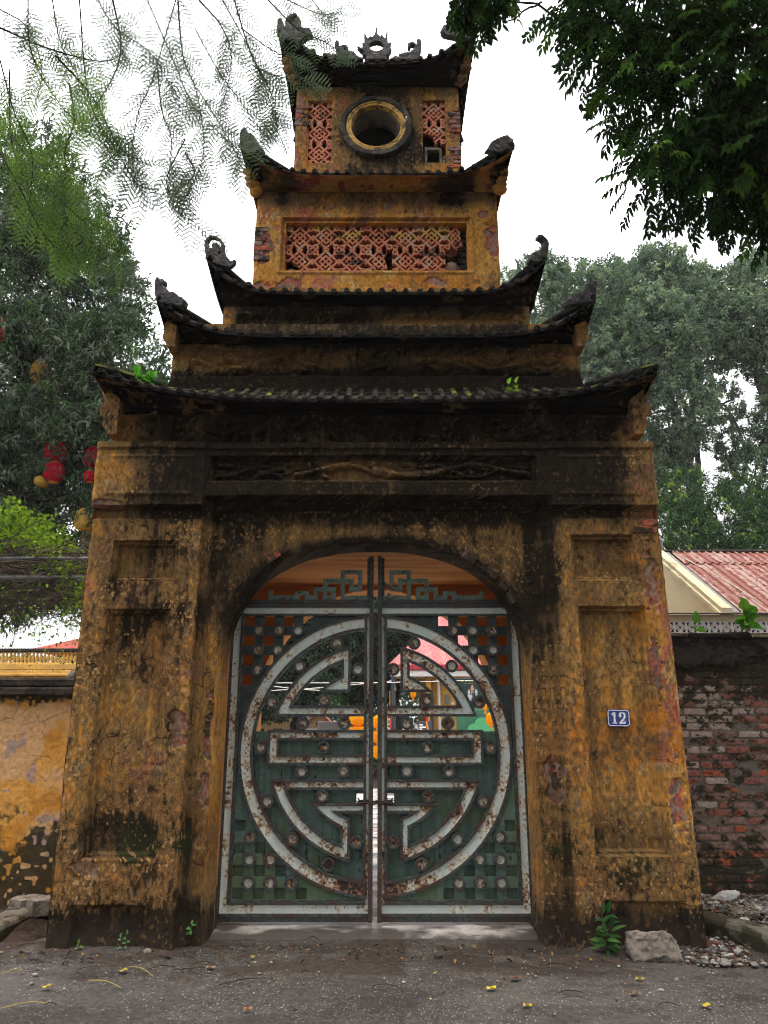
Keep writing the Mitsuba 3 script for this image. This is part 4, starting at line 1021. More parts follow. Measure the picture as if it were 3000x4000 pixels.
def kerb(name, pts, w, h, label, seed):
    p = np.asarray(pts, float)
    m = []
    p = curve(p, 14)
    t = np.gradient(p, axis=0); t /= np.linalg.norm(t, axis=1, keepdims=True)
    n = np.stack([-t[:, 1], t[:, 0]], 1)
    prof = [(-w / 2, -.1), (-w / 2, h - .035), (-w / 2 + .02, h - .008), (-w / 2 + .05, h), (w / 2 - .05, h), (w / 2 - .02, h - .01), (w / 2, h - .04), (w / 2, -.1)]
    S = np.stack([np.stack([p[:, 0] + n[:, 0] * a, p[:, 1] + n[:, 1] * a, np.full(len(p), b)], 1) for a, b in prof], 1)
    caps = [tm(S[k], [[0, i, i + 1] for i in range(1, 7)]) for k in (0, -1)]
    put(name, roughen(cat([sheet(S)] + caps).subdivide().subdivide(), .010, 9, seed), 'kerb_stone', kind='structure', label=label, smooth=40)
kerb('kerb', [(2.72, .62), (2.93, .30), (3.10, -.12), (3.25, -.6), (3.4, -1.2)], .27, .13, 'worn concrete kerb curving out at the right', 1)
kerb('kerb', [(-3.12, 1.0), (-3.08, .55), (-3.14, .1), (-3.3, -.6)], .26, .12, 'mossy kerb end at the left', 5)

# gravel and leaf litter
def scatter(n, fn, seed):
    rg = np.random.default_rng(seed); out = []
    while len(out) < n:
        q = fn(rg)
        if q is not None: out.append(q)
    return out, rg
def pebble_mesh(spots, rg, smin, smax, cols, flat_=.6):
    V, F, C = [], [], []
    ico = trimesh.creation.icosphere(subdivisions=1, radius=1); bv, bf = np.array(ico.vertices), ico.faces
    for i, (x, y, z) in enumerate(spots):
        s = rg.uniform(smin, smax) * (1 + 1.2 * (rg.random() > .93))
        a = rg.uniform(0, 2 * PI); c, d = math.cos(a), math.sin(a)
        v = bv * [s * rg.uniform(.8, 1.6), s, s * flat_ * rg.uniform(.6, 1.3)] * (1 + .30 * rg.normal(size=(len(bv), 1)).clip(-1, 1))
        V.append(np.stack([v[:, 0] * c - v[:, 1] * d + x, v[:, 0] * d + v[:, 1] * c + y, v[:, 2] + z + s * .2], 1)); F.append(bf + i * len(bv))
        C.append(np.tile(np.array(cols[rg.integers(len(cols))]) * rg.uniform(.7, 1.15), (len(bv), 1)))
    return np.concatenate(V), np.concatenate(F), np.concatenate(C)
def vspot(rg):
    x, y = rg.uniform(2.32, 4.0), rg.uniform(-.35, .98)
    if y < .9 - 1.0 * (x - 2.0) * rg.uniform(.75, 1.15) and rg.random() > .10: return None
    if abs((x - 2.72) * .9 + (y - .62) * .55 - 0.02) < .13 and y < .6: return None
    if x > 2.95 + .5 * (.3 - y): 
        if y < .35: return None
    return x, y, vr(np.array(x), np.array(y)) + .012
sp, rg = scatter(2600, vspot, 5)
sp += [(min(2.78, abs(rg.normal(2.52, .16))), rg.uniform(-.38, .30), .004 + .02 * rg.random()) for _ in range(420)]
greys = [(.20, .19, .18), (.14, .135, .13), (.30, .29, .28), (.09, .085, .08), (.44, .42, .40), (.06, .055, .05), (.22, .18, .14), (.14, .07, .05)]
v, f, c = pebble_mesh(sp, rg, .006, .017, greys)
put('gravel', (v, f), 'pebbles', smooth=False, color=c, kind='stuff', label='grey and white gravel lying on the verge by the brick wall')
sp, rg = scatter(900, lambda r: (r.uniform(-3.0, 3.0), -abs(r.normal(0, .9)) + .1, .004), 6)
v, f, c = pebble_mesh(sp, rg, .002, .006, greys + [(.5, .42, .25)])
put('grit', (v, f), 'pebbles', color=c, kind='stuff', label='pale grit scattered over the asphalt')

def leaf_arrays(P, D, N, L, W, col, fold=.25, curl=0.0, fine=False):
    """Leaves as folded blades: base P, direction D, face N (all n x 3); L, W per leaf."""
    n = len(P)
    D = D / (np.linalg.norm(D, axis=1, keepdims=True) + 1e-9)
    S = np.cross(D, N); S /= np.linalg.norm(S, axis=1, keepdims=True) + 1e-9
    N = np.cross(S, D)
    L = np.broadcast_to(L, (n,))[:, None]; W = np.broadcast_to(W, (n,))[:, None]
    up = N * W * fold
    if not fine:
        V = np.stack([P, P + D * L * .45 + S * W * .5 + up, P + D * L - N * L * curl, P + D * L * .45 - S * W * .5 + up], 1)
        f = np.array([[0, 1, 2], [0, 2, 3]])
        k = 4
    else:
        m1, m2 = P + D * L * .33 - N * L * curl * .15, P + D * L * .70 - N * L * curl * .5
        V = np.stack([P, P + D * L * .30 + S * W * .46 + up, P + D * L * .66 + S * W * .40 + up - N * L * curl * .4, P + D * L - N * L * curl, P + D * L * .66 - S * W * .40 + up - N * L * curl * .4, P + D * L * .30 - S * W * .46 + up, m1, m2], 1)
        f = np.array([[0, 1, 6], [1, 2, 7], [1, 7, 6], [2, 3, 7], [3, 4, 7], [4, 5, 6], [4, 6, 7], [5, 0, 6]])
        k = 8
    F = (f[None] + (np.arange(n) * k)[:, None, None]).reshape(-1, 3)
    C = np.repeat(col, k, axis=0)
    return V.reshape(-1, 3), F, C
def unit(rg, n):
    v = rg.normal(size=(n, 3)); return v / np.linalg.norm(v, axis=1, keepdims=True)
def tint(rg, n, cols, var=.25, w=None):
    c = np.array(cols)[rg.choice(len(cols), n, p=w)]
    return np.clip(c * rg.uniform(1 - var, 1 + var, (n, 1)), 0.003, .9)
def join(parts):
    V, F, C, o = [], [], [], 0
    for v, f, c in parts:
        V.append(v); F.append(f + o); C.append(c); o += len(v)
    return np.concatenate(V), np.concatenate(F), np.concatenate(C)

# fallen leaves, one by one
def fallen(px, py, w, col, label, rot, name='fallen_leaf', g=None):
    a = math.atan((1106 - py) / 1600) + math.radians(PITCH)
    Y = EYE[1] - EYE[2] / math.tan(a)
    p = ray(px, py, Y)
    u = np.linspace(0, 1, 9)
    wd = np.sin(PI * u ** .8) * w * .32
    S = np.stack([np.stack([u * w - w / 2, k * wd, .012 + .02 * w * 8 * ((u - .5) ** 2) + .25 * abs(k) * wd + .006 * np.sin(u * 7 + k)], 1) for k in (-1, -.5, 0, .5, 1)], 1)
    m = at(sheet(S), p[0], p[1], 0.004, rz=rot)
    c = np.tile(col, (len(m.vertices), 1)) * (1 + .2 * np.sin(np.arange(len(m.vertices)) * 1.7))[:, None]
    put(name, m, 'dead_leaf', color=c, label=label, cat='leaf', group=g, smooth=True)
for i, (px, py, w, col, lab, r_) in enumerate([
    (1062, 2140, .075, (.62, .47, .03), 'bright yellow fallen leaf on the asphalt in front of the right door leaf', .5),
    (1140, 2178, .06, (.42, .32, .05), 'dull yellow leaf near the lower edge below the right pillar foot', .2),
    (1525, 2178, .075, (.45, .33, .05), 'yellow leaf lying nearest the lower right corner', 2.6),
    (1383, 2120, .06, (.40, .34, .05), 'olive yellow leaf on the asphalt in front of the broken stone', .1),
    (265, 2102, .075, (.38, .30, .06), 'curled yellow leaf on the asphalt before the left pillar', 2.9),
    (100, 2137, .07, (.45, .38, .07), 'pale yellow leaf at the far left of the asphalt', 1.2),
    (535, 2185, .05, (.40, .15, .06), 'small orange brown leaf near the lower edge, left of the middle', .4),
    (1037, 2018, .10, (.42, .22, .06), 'large orange leaf on the threshold below the right door leaf', .1),
    (860, 2008, .07, (.38, .24, .18), 'pinkish dry leaf on the threshold under the door gap', .3),
    (545, 2072, .06, (.38, .33, .08), 'yellow leaf by the foot of the left door jamb', 1.8),
    (1115, 2118, .09, (.14, .07, .06), 'long dark brown curled leaf on the asphalt right of the middle', .15),
    (1370, 2150, .07, (.18, .10, .06), 'brown leaf below the broken stone', 1.0),
    (455, 2095, .07, (.27, .18, .13), 'faded brown leaf left of the middle of the road', .3),
    (940, 2107, .035, (.50, .40, .08), 'tiny yellow leaf scrap in the middle of the road', .9)]):
    fallen(px, py, w, np.array(col), lab, r_)
tw = []
rg = np.random.default_rng(31)
def groundp(px, py):
    a = math.atan((1106 - py) / 1600) + math.radians(PITCH)
    return ray(px, py, EYE[1] - EYE[2] / math.tan(a))
for i in range(100):
    if i < 45: x, y = rg.uniform(-2.9, -1.2), rg.uniform(-.5, .1)
    elif i < 80: x, y = rg.uniform(-1.3, 3.0), rg.uniform(-.6, .35)
    else: x, y = rg.uniform(-2.6, 2.9), rg.uniform(-1.6, -.3)
    l = rg.uniform(.04, .20); a = rg.normal(0, .5)
    t = np.linspace(0, 1, 5)
    tw.append(tube(np.stack([x + l * t * math.cos(a), y + l * t * math.sin(a) + .1 * l * np.sin(t * 3), .012 + 0 * t + .01 * np.sin(t * 4)], 1), rg.uniform(.0012, .0028), 4, False))
put('twigs', cat(tw), 'twig', kind='stuff', label='dark twigs and leaf stalks littering the asphalt')
for i, (a, b, lab) in enumerate([((278, 2092), (330, 2112), 'yellowish forked twig on the asphalt before the left pillar'), ((190, 2122), (262, 2138), 'straw coloured twig left of the forked one'), ((5, 2108), (48, 2100), 'pale twig at the left edge below the kerb'), ((5, 2182), (108, 2172), 'long yellow stalk in the lower left corner'), ((468, 2133), (590, 2117), 'long dark bent twig left of the middle of the road')]):
    p, q = groundp(*a), groundp(*b)
    p[2] = q[2] = .012
    mid = (p + q) / 2 + [0, .02, .012]
    put('twig', tube(curve([p, mid, q], 9), [.003] * 5 + [.0025] * 4, 5), 'straw' if i < 4 else 'twig', label=lab, cat='twig')
flat('straw', (.36, .28, .09), .8, .2)
rg = np.random.default_rng(77)
n = 520
P = np.stack([rg.uniform(2.2, 4.0, n), rg.uniform(-.5, .95, n), np.zeros(n)], 1); P[:, 2] = vr(P[:, 0], P[:, 1]) + .02
Q = np.stack([rg.uniform(-2.9, 2.6, 150), rg.uniform(-.30, .12, 150), np.full(150, .018)], 1)
P = np.vstack([P, Q]); n = len(P)
D = unit(rg, n); D[:, 2] *= .25; N = np.tile([0, 0, 1.0], (n, 1)) + .6 * unit(rg, n)
v, f, c = leaf_arrays(P, D, N, rg.uniform(.02, .07, n), rg.uniform(.012, .03, n), tint(rg, n, [(.06, .035, .025), (.10, .06, .04), (.16, .09, .05), (.30, .18, .07), (.045, .03, .025)], .3), .3, .2)
put('leaf_litter', (v, f), 'dead_leaf', color=c, kind='stuff', label='brown leaf litter along the foot of the gate and on the gravel')

# ------------------------------------------------------------------ flanking walls
W = thing('boundary_wall', 'peeling orange boundary wall with dark coping left of the gate', 'wall')
xs, zs = np.linspace(-9.5, -2.45, 190), np.linspace(-.1, 1.93, 90)
v, f = facade(xs, zs, lambda X, Z: 1.10 + .014 * (npf(X * 2, 0, Z * 2, 3) - .5) + .005 * (npf(X * 12, 0, Z * 12, 3) - .5))
put('render_coat', cat([(v, f), box(-9.5, -2.45, 1.14, 1.34, -.1, 1.92)]), 'lime_wash', W, smooth=40)
put('coping', roughen(cat([rbox(-9.5, -2.45, 1.00, 1.42, 1.915, 1.995, .012), rbox(-9.5, -2.45, 1.05, 1.38, 1.993, 2.085, .02)]).subdivide().subdivide().subdivide(), .008, 6, 2), 'soot_stone', W, smooth=30)

BW = thing('brick_wall', 'old brick wall with sooty top and flaking whitewash right of the gate', 'wall')
put('mortar', cat([facade(np.linspace(2.42, 8.5, 160), np.linspace(-.1, 2.46, 80), lambda X, Z: 1.035 + .018 * (npf(X * 9, 0, Z * 9, 3) - .5)), box(2.42, 8.5, 1.06, 1.28, -.1, 2.45)]), 'mortar', BW, smooth=40)
rg = np.random.default_rng(4)
ub = []
for k in range(7):
    m = trimesh.creation.box((.215, .10, .056)).subdivide().subdivide()
    v = np.array(m.vertices); ed = (np.abs(v) > np.array([.10, .045, .024])).sum(1) >= 2
    v[ed] *= rg.uniform(.90, .975, (ed.sum(), 1))
    ub.append(shape_of(roughen(tm(v, m.faces), .007, 22, k * 5.0), 'brick_0', smooth=35))
far_b = []
for r_ in range(35):
    z = .03 + r_ * .0695
    x = 2.42 + (.06 if r_ % 2 else -.055) + rg.uniform(-.015, .015)
    while x < 8.3:
        hd = rg.random() < .28
        w_ = .107 if hd else .215
        xc = x + w_ / 2; x += w_ + .013
        if rg.random() < .03: continue
        y = 1.035 + .040 + rg.normal(0, .0045) + (.02 if rg.random() < .06 else 0)
        wl = .9 * math.exp(-((xc - 3.05) / .42) ** 2 - ((z - 1.72) / .40) ** 2)
        kind = 2 if rg.random() < wl else (1 if z > 1.25 else rg.choice([0, 0, 1, 3])) if rg.random() < .8 else 3
        M = MAT(xc, y, z, rz=rg.normal(0, .012), ry=rg.normal(0, .012), s=(w_ / .215, 1, 1))
        if xc < 3.93: reuse('brick', ub[rg.integers(7)], M, BW, f'brick_{kind}')
        else:
            b = trimesh.creation.box((.215, .10, .056)); b.apply_transform(np.array(M.matrix)); far_b.append(b)
put('far_bricks', cat(far_b), 'brick_1', BW, kind='stuff')
# soot-black render left on the wall beside the gate and a crumbling top
def ragged(x0, x1, z0, z1, y, seed, fade):
    v, f = facade(np.linspace(x0, x1, 60), np.linspace(z0, z1, 120), lambda X, Z: y - .018 + .022 * (npf(X * 9 + seed, 0, Z * 9, 3) - .5))
    c = v[f].mean(1)
    return v, f[fade(c[:, 0], c[:, 2])]
put('old_render', ragged(2.42, 3.95, .15, 2.46, .985, 3, lambda x, z: (x + .35 * (npf(x * 5, 0, z * 5, 3) - .5) < 2.70 - .13 * sst(1.2, .6, z)) | (z + .5 * (npf(x * 3, 2.0, z * 3, 3) - .5) > 2.22)), 'soot_stone', BW, smooth=40)
for i in range(9):
    x0 = 2.42 + i * .62
    put('coping_stone', roughen(rbox(x0, x0 + .6, .95, 1.34, 2.45, 2.495 + .02 * math.sin(i * 2.3), .015).subdivide().subdivide().subdivide(), .02, 8, i), 'soot_stone', BW, smooth=35)

# ------------------------------------------------------------------ things on and at the gate
SG = thing('number_plate', 'blue enamel plate with white number 12 on the right pillar', 'sign')
c0 = ray(1336.5, 1551, .06)
pw_, ph_ = .186, .137
def plc(p, y0, y1): return at(plate(p, y0, y1), c0[0], 0.062, c0[2], ry=.02)
oct_ = B(-pw_ / 2, -ph_ / 2, pw_ / 2, ph_ / 2)
scene[SG] = shape_of(plc(oct_, .0, .006), 'sign_blue')
ch_ = .014
inner = sg.Polygon([(-pw_ / 2 + .004 + ch_, -ph_ / 2 + .005), (pw_ / 2 - .004 - ch_, -ph_ / 2 + .005), (pw_ / 2 - .004, -ph_ / 2 + .005 + ch_), (pw_ / 2 - .004, ph_ / 2 - .004 - ch_), (pw_ / 2 - .004 - ch_, ph_ / 2 - .004), (-pw_ / 2 + .004 + ch_, ph_ / 2 - .004), (-pw_ / 2 + .004, ph_ / 2 - .004 - ch_), (-pw_ / 2 + .004, -ph_ / 2 + .005 + ch_)])
put('border', plc(inner.difference(inner.buffer(-.006, join_style=2)), -.0015, .001), 'sign_white', SG)
# slab-serif numerals, drawn
one = unary_union([B(-.043, -.045, -.026, .045), sg.Polygon([(-.043, .045), (-.058, .034), (-.058, .022), (-.050, .020), (-.043, .028)]), B(-.052, -.045, -.017, -.036)])
arc = [(.030 + .021 * math.cos(t), .020 + .025 * math.sin(t)) for t in np.linspace(PI * 1.02, -.25 * PI, 18)]
two_ = unary_union([sg.LineString(arc).buffer(.0075, cap_style=1), sg.LineString([arc[-1], (.036, -.012), (.012, -.037)]).buffer(.0075), B(.004, -.045, .055, -.032), B(.047, -.045, .055, -.018), sg.Point(.014, .017).buffer(.011)]).intersection(B(-.1, -.045, .1, .046))
for p in (one, two_): put('numeral', plc(p, -.002, .001), 'sign_white', SG)
for sx in (-1, 1): put('screw', at(trimesh.creation.icosphere(subdivisions=1, radius=.005), c0[0] + sx * .086, .06, c0[2] - .062 * 1), 'dark_iron', SG, smooth=True)

st = roughen(at(trimesh.convex.convex_hull(np.array([(-.19, -.10, 0), (.17, -.12, 0), (.20, .10, 0), (-.18, .10, 0), (-.205, -.04, .09), (-.16, -.09, .17), (-.02, -.11, .175), (.0, -.08, .205), (.12, -.10, .20), (.16, -.08, .15), (.22, .0, .08), (-.16, .10, .16), (.15, .1, .18), (.03, -.15, .06)])), 0, 0, 0).subdivide().subdivide().subdivide().subdivide(), .050, 7, 3)
put('broken_stone', at(roughen(st, .010, 34, 1), 2.06, -.12, -.012, rz=.06, s=(.94, 1, .92)), 'concrete', smooth=45, label='broken lump of grey concrete at the foot of the right pillar', cat='stone')
hexp = [(.13 * math.cos(t), .13 * math.sin(t)) for t in np.linspace(0, 2 * PI, 7)[:-1]]
hx = trimesh.creation.extrude_polygon(sg.Polygon(hexp), .12, engine='earcut')
hb = roughen(hx.subdivide().subdivide().subdivide(), .008, 14, 2)
put('paving_block', at(hb, -2.90, .80, .08, rz=.3), 'concrete', smooth=35, label='hexagonal concrete block beside the left kerb', cat='block')
put('paving_block', at(hb, -3.10, .93, .07, rz=.6, s=(1.1, 1, .9)), 'concrete', smooth=35, label='cracked flat block behind the hexagonal block', cat='block')
put('pebble', at(roughen(trimesh.creation.icosphere(subdivisions=3, radius=1), .25, 1.7, 3), -1.71, -.08, .02, s=(.03, .022, .024)), 'concrete', smooth=40, label='small pale stone at the foot of the left pillar', cat='stone')
# crumpled white bag
bg = trimesh.creation.icosphere(subdivisions=4, radius=1); v = np.array(bg.vertices)
v = v * (1 + .45 * np.abs(np.sin(v[:, :1] * 5 + v[:, 1:2] * 3)) * (npf(v[:, 0] * 3, v[:, 1] * 3, v[:, 2] * 3, 3) - .45)[:, None] * 2)
put('plastic_bag', at(tm(v, bg.faces), 3.06, .86, .20, s=(.11, .05, .04), ry=-.25), 'bag_film', smooth=60, label='crumpled white plastic bag on the gravel by the brick wall', cat='bag')
# water bottle on the kerb
BT = thing('water_bottle', 'clear plastic bottle with blue label lying on the right kerb', 'bottle')
def lathe(prof, n=28):
    th = np.linspace(0, 2 * PI, n + 1); p = np.asarray(prof, float)
    return sheet(np.stack([np.cos(th)[:, None] * p[:, 1], np.sin(th)[:, None] * p[:, 1], np.broadcast_to(p[:, 0], (n + 1, len(p)))], -1))
bo = dict(x=2.99, y=.06, z=.172, rx=0, ry=PI / 2 + .05, rz=-.28)
put('body', at(lathe([(0, .012), (0, .030), (.015, .033), (.03, .030), (.05, .033), (.15, .033), (.17, .028), (.19, .013), (.205, .012)]), **bo), 'bottle_plastic', BT, smooth=50)
put('label', at(lathe([(.055, .0338), (.135, .0338)]), **bo), 'bottle_blue', BT, smooth=50)
put('cap', at(lathe([(.2, .0), (.2, .015), (.215, .015), (.215, 0)]), **bo), 'white_paint', BT, smooth=30)
def blab(p, n, uv): return mix((.02, .10, .42), (.45, .12, .30), smoothstep(.55, .62, noise(p.x * 60, p.y * 60, p.z * 60)))
mat('bottle_blue', two(prin(mikit.proc(blab), .35, .5)))

# small plants
def sprig(name, x, y, z, stems, ln, lw, cols, label, seed, up=.8, nl=6, cat_='plant', matn='leaf_glossy', hgt=.15):
    rg = np.random.default_rng(seed)
    K = thing(name, label, cat_)
    L_, S_ = [], []
    for s in range(stems):
        a = rg.uniform(0, 2 * PI); h = hgt * rg.uniform(.6, 1.15); lean = rg.uniform(.1, .45) if stems > 1 else .15
        t = np.linspace(0, 1, 7)
        pts = np.stack([x + math.cos(a) * lean * h * t ** 1.5 + rg.normal(0, .01), y + math.sin(a) * lean * h * t ** 1.5 + rg.normal(0, .008), z + h * t], 1)
        S_.append(tube(pts, np.linspace(.004, .0015, 7) * (hgt / .2) ** .5, 5, False))
        k = rg.integers(max(3, nl - 2), nl + 3)
        tt = np.linspace(.25, 1, k)
        P = np.stack([np.interp(tt, t, pts[:, i]) for i in range(3)], 1)
        ang = a + np.arange(k) * 2.4 + rg.normal(0, .3, k)
        D = np.stack([np.cos(ang), np.sin(ang), up * (tt - .35) + rg.normal(0, .15, k)], 1); D[-1] = (rg.normal() * .2, -.2, 1)
        N = np.tile([0, -.55, .6], (k, 1)) - D * .3 + .35 * unit(rg, k)
        L_.append(leaf_arrays(P, D, N, ln * rg.uniform(.7, 1.15, k), lw * rg.uniform(.8, 1.15, k), tint(rg, k, cols, .2), .22, .25, True))
    v, f, c = join(L_)
    put('stem', cat(S_), 'vine_stem', K, smooth=True)
    put('leaves', (v, f), matn, K, color=c)
    return K
G1 = [(.05, .12, .035), (.035, .09, .03), (.08, .17, .05)]; YG = [(.22, .42, .03), (.15, .34, .025), (.30, .50, .05)]
sprig('leafy_plant', 1.73, -.10, .0, 4, .118, .038, G1, 'upright leafy green plant at the foot of the right pillar beside the stone', 3, .8, 8, hgt=.24)
sprig('weed', -1.90, -.03, .02, 2, .04, .022, [(.12, .28, .09)], 'small green weed under the niche of the left pillar, nearer the gate', 5, .8, 4, hgt=.10)
sprig('weed', -2.22, -.03, .02, 1, .045, .02, [(.12, .25, .06)], 'tiny weed at the outer foot of the left pillar', 6, .5, 4, hgt=.05)
sprig('weed', -1.46, .12, .07, 2, .045, .026, [(.14, .36, .13)], 'small bright weed growing from the wall beside the left door jamb', 7, .8, 5, hgt=.10)
sprig('roof_plant', -2.22, .12, 4.66, 9, .10, .085, [(.10, .34, .03), (.16, .42, .05), (.06, .22, .02)], 'green heart leaved plants growing on the left end of the lowest roof', 11, .5, 7, hgt=.17)
sprig('roof_plant', 1.22, -.10, 4.56, 2, .075, .055, YG, 'small yellow green seedling on the right of the lowest roof', 14, .15, 5, hgt=.09)
sprig('wall_vine', 3.62, .95, 2.52, 4, .12, .10, [(.12, .34, .03), (.08, .24, .025), (.2, .42, .05)], 'leafy vine sprouting on top of the brick wall at the right', 15, .3, 6, hgt=.20)
sprig('wall_vine', 3.10, .98, 2.51, 1, .12, .10, [(.10, .30, .03)], 'two big leaves sprouting on top of the brick wall near the gate', 17, .6, 3, hgt=.12)

# ------------------------------------------------------------------ trees
def crown_spots(lobes, n, rg, shell=.55):
    lob = np.array([l[:6] if len(l) == 6 else (*l[:3], l[3], l[3], l[3]) for l in lobes])
    vol = (lob[:, 3] * lob[:, 4] * lob[:, 5]) ** .8
    k = rg.choice(len(lob), n, p=vol / vol.sum())
    d = unit(rg, n)
    r = (shell + (1 - shell) * rg.random(n)) ** .6
    bump = .82 + .36 * npf(d[:, 0] * 2.3 + k * 3.1, d[:, 1] * 2.3, d[:, 2] * 2.3, 3)
    P = lob[k, :3] + d * lob[k, 3:] * (r * bump)[:, None]
    return P, d
def limb(a, b, r0, r1, rg, wob=.08, n=7, sides=7):
    a, b = np.array(a, float), np.array(b, float)
    t = np.linspace(0, 1, n)[:, None]
    p = a + (b - a) * t + rg.normal(0, wob * np.linalg.norm(b - a) * .35, (n, 3)) * np.sin(PI * t)
    return tube(p, np.linspace(r0, r1, n), sides, False)
def tree(name, label, lobes, trunk, nclump, per, L, Wd, cols, seed, matn='leaf_glossy', droop=.35, group=None, barkm='bark', spread=1.0, fold=.2, w=None, keep=None, shell=.5, extra=()):
    rg = np.random.default_rng(seed)
    K = thing(name, label, 'tree', group)
    P, d = crown_spots(lobes, nclump, rg, shell)
    if keep is not None:
        k = keep(P); P, d = P[k], d[k]
    m = len(P)
    Pn = np.repeat(P, per, 0) + rg.normal(0, L * .30 * spread, (m * per, 3))
    D = unit(rg, m * per) + .55 * np.repeat(d, per, 0); D[:, 2] -= droop
    N = np.repeat(d, per, 0) * .5 + [0, 0, .8] + .55 * unit(rg, m * per)
    cc = np.repeat(tint(rg, m, cols, .28, w), per, 0) * rg.uniform(.8, 1.2, (m * per, 1))
    v, f, c = leaf_arrays(Pn, D, N, L * rg.uniform(.65, 1.15, m * per), Wd * rg.uniform(.7, 1.15, m * per), cc, fold, .12)
    put('crown', (v, f), matn, K, color=c)
    tr = np.array(trunk[0], float); top = np.array(trunk[1], float); r0 = trunk[2]
    put('trunk', roughen(limb(tr, top, r0, r0 * .6, rg, .05, 9, 12), .04, 3, seed), barkm, K, smooth=True)
    br = []
    lob = sorted(lobes, key=lambda l: -l[3])
    for l in lob[:12]:
        c_ = np.array(l[:3], float)
        br.append(limb(top if rg.random() < .6 else tr + (top - tr) * .75, c_, r0 * .42, r0 * .12, rg, .14))
        for _ in range(4):
            e = c_ + unit(rg, 1)[0] * l[3] * .85
            br.append(limb(c_, e, r0 * .12, r0 * .03, rg, .15, 6, 5))
    for a, b, ra, rb in extra: br.append(limb(a, b, ra, rb, rg, .06, 9))
    put('branches', cat(br), barkm, K, smooth=True, kind='stuff')
    return K
DG = [(.070, .110, .060), (.098, .142, .085), (.14, .175, .13), (.045, .075, .043)]
tree('mango_tree', 'tall dark mango tree with hanging lanterns beyond the left wall',
     [(-9.6, 12.6, 13.6, 2.5), (-8.2, 11.6, 14.4, 1.35), (-7.5, 11.2, 12.3, 1.35), (-7.0, 11, 10.4, 1.55), (-9.6, 11.6, 10.2, 2.6), (-7.4, 11.4, 8.3, 1.7), (-10.2, 11.6, 7.6, 2.2), (-6.0, 10.6, 8.9, 1.25), (-6.3, 11.2, 6.6, 1.2), (-8.6, 12.3, 6.2, 1.5), (-11.8, 12.5, 11, 2.6), (-7.0, 11.6, 5.2, 1.0), (-5.2, 11.5, 7.2, 1.2), (-6.6, 12, 7.6, 1.4), (-8.0, 12, 9.6, 1.6), (-11.2, 13, 16.8, 2.4), (-10.2, 12, 15.6, 1.6), (-9.6, 13, 5.6, 1.6), (-6.1, 12, 5.4, 1.1), (-11, 13, 8.6, 2)],
     ((-11.2, 12.8, 0), (-9.6, 12.5, 6.4), .38), 9000, 14, .23, .060, DG + [(.06, .14, .03)], 21, 'leaf_glossy', .45, w=[.3, .3, .2, .14, .06],
     extra=[((-10.5, 11.4, 7.1), (-5.3, 10.8, 6.75), .13, .07), ((-10.0, 12.4, 5.4), (-5.4, 11, 5.6), .16, .08), ((-10, 11.2, 8.6), (-8.2, 10.8, 8.9), .05, .03)])
GH = [(.14, .205, .14), (.185, .26, .17), (.10, .155, .115), (.22, .30, .17)]  # leaf colours paled to carry part of the distance haze
gt = 'tall trees beyond the cream house'
tree('leafy_tree', 'hazy grey green tree rising behind the gate on the right', [(7.2, 25, 20.6, 2.4), (9.6, 24, 19.4, 2.7), (7.0, 24, 17.0, 2.3), (9.4, 23.5, 16.2, 2.6), (8.6, 24, 13.2, 2.3), (6.6, 25, 13.6, 2.0), (10.8, 25, 21.3, 1.5), (7.8, 24.6, 22.1, .9), (9.8, 23, 12.2, 1.6), (8.0, 24, 10.4, 1.7)],
     ((9.5, 25, 0), (9.3, 25, 11), .4), 5200, 15, .22, .095, GH, 31, 'leaf_matte', .2, gt, 'far_bark')
tree('leafy_tree', 'broad hazy tree in the middle of the right hand grove', [(12.6, 25, 20.9, 2.4), (11.6, 23.5, 17.6, 2.8), (14.0, 24.5, 18.9, 2.6), (12.3, 23.5, 14.6, 2.3), (14.6, 25.5, 21.4, 1.8), (13.1, 24, 22.4, 1.0), (10.9, 24, 12.6, 1.7), (12.4, 24.4, 11.6, 1.5), (13.5, 25, 9.4, 1.4)],
     ((14.6, 26, 0), (13.9, 25.5, 12.5), .4), 5400, 15, .22, .095, GH, 32, 'leaf_matte', .2, gt, 'far_bark')
tree('leafy_tree', 'hazy tree at the right edge with open branches', [(18.3, 25, 20.8, 2.7), (16.6, 24, 18.8, 1.9), (19.0, 24.5, 17.3, 2.2), (17.6, 24, 14.3, 1.5), (19.6, 24, 13.3, 1.8), (16.4, 24.6, 11.8, 1.6), (18.6, 24.4, 10.4, 1.9), (18.2, 25.5, 22.9, 1.0), (15.4, 24.6, 15.4, 1.0), (15.6, 24.6, 13.4, .9), (16.4, 24.8, 9.0, 1.4)],
     ((18.2, 26, 0), (18.0, 25.5, 12), .4), 4800, 15, .22, .095, GH, 33, 'leaf_matte', .2, gt, 'far_bark')
tree('leafy_tree', 'lower darker green tree close behind the red roof', [(9.5, 17.5, 7.4, 1.6), (11.3, 17.8, 7.7, 1.6), (13.2, 17.6, 7.6, 1.6), (8.2, 18, 8.3, 1.2), (10.4, 18, 9.0, 1.1), (12.4, 18, 8.9, 1.0), (14.8, 18, 8.0, 1.4), (9.6, 17, 5.8, 1.5), (12, 17, 5.8, 1.8)],
     ((11.5, 18, 0), (11.5, 18, 5.5), .25), 4600, 8, .16, .055, [(.035, .075, .032), (.05, .10, .04), (.20, .32, .05)], 34, 'leaf_glossy', .3, gt, w=[.55, .37, .08])

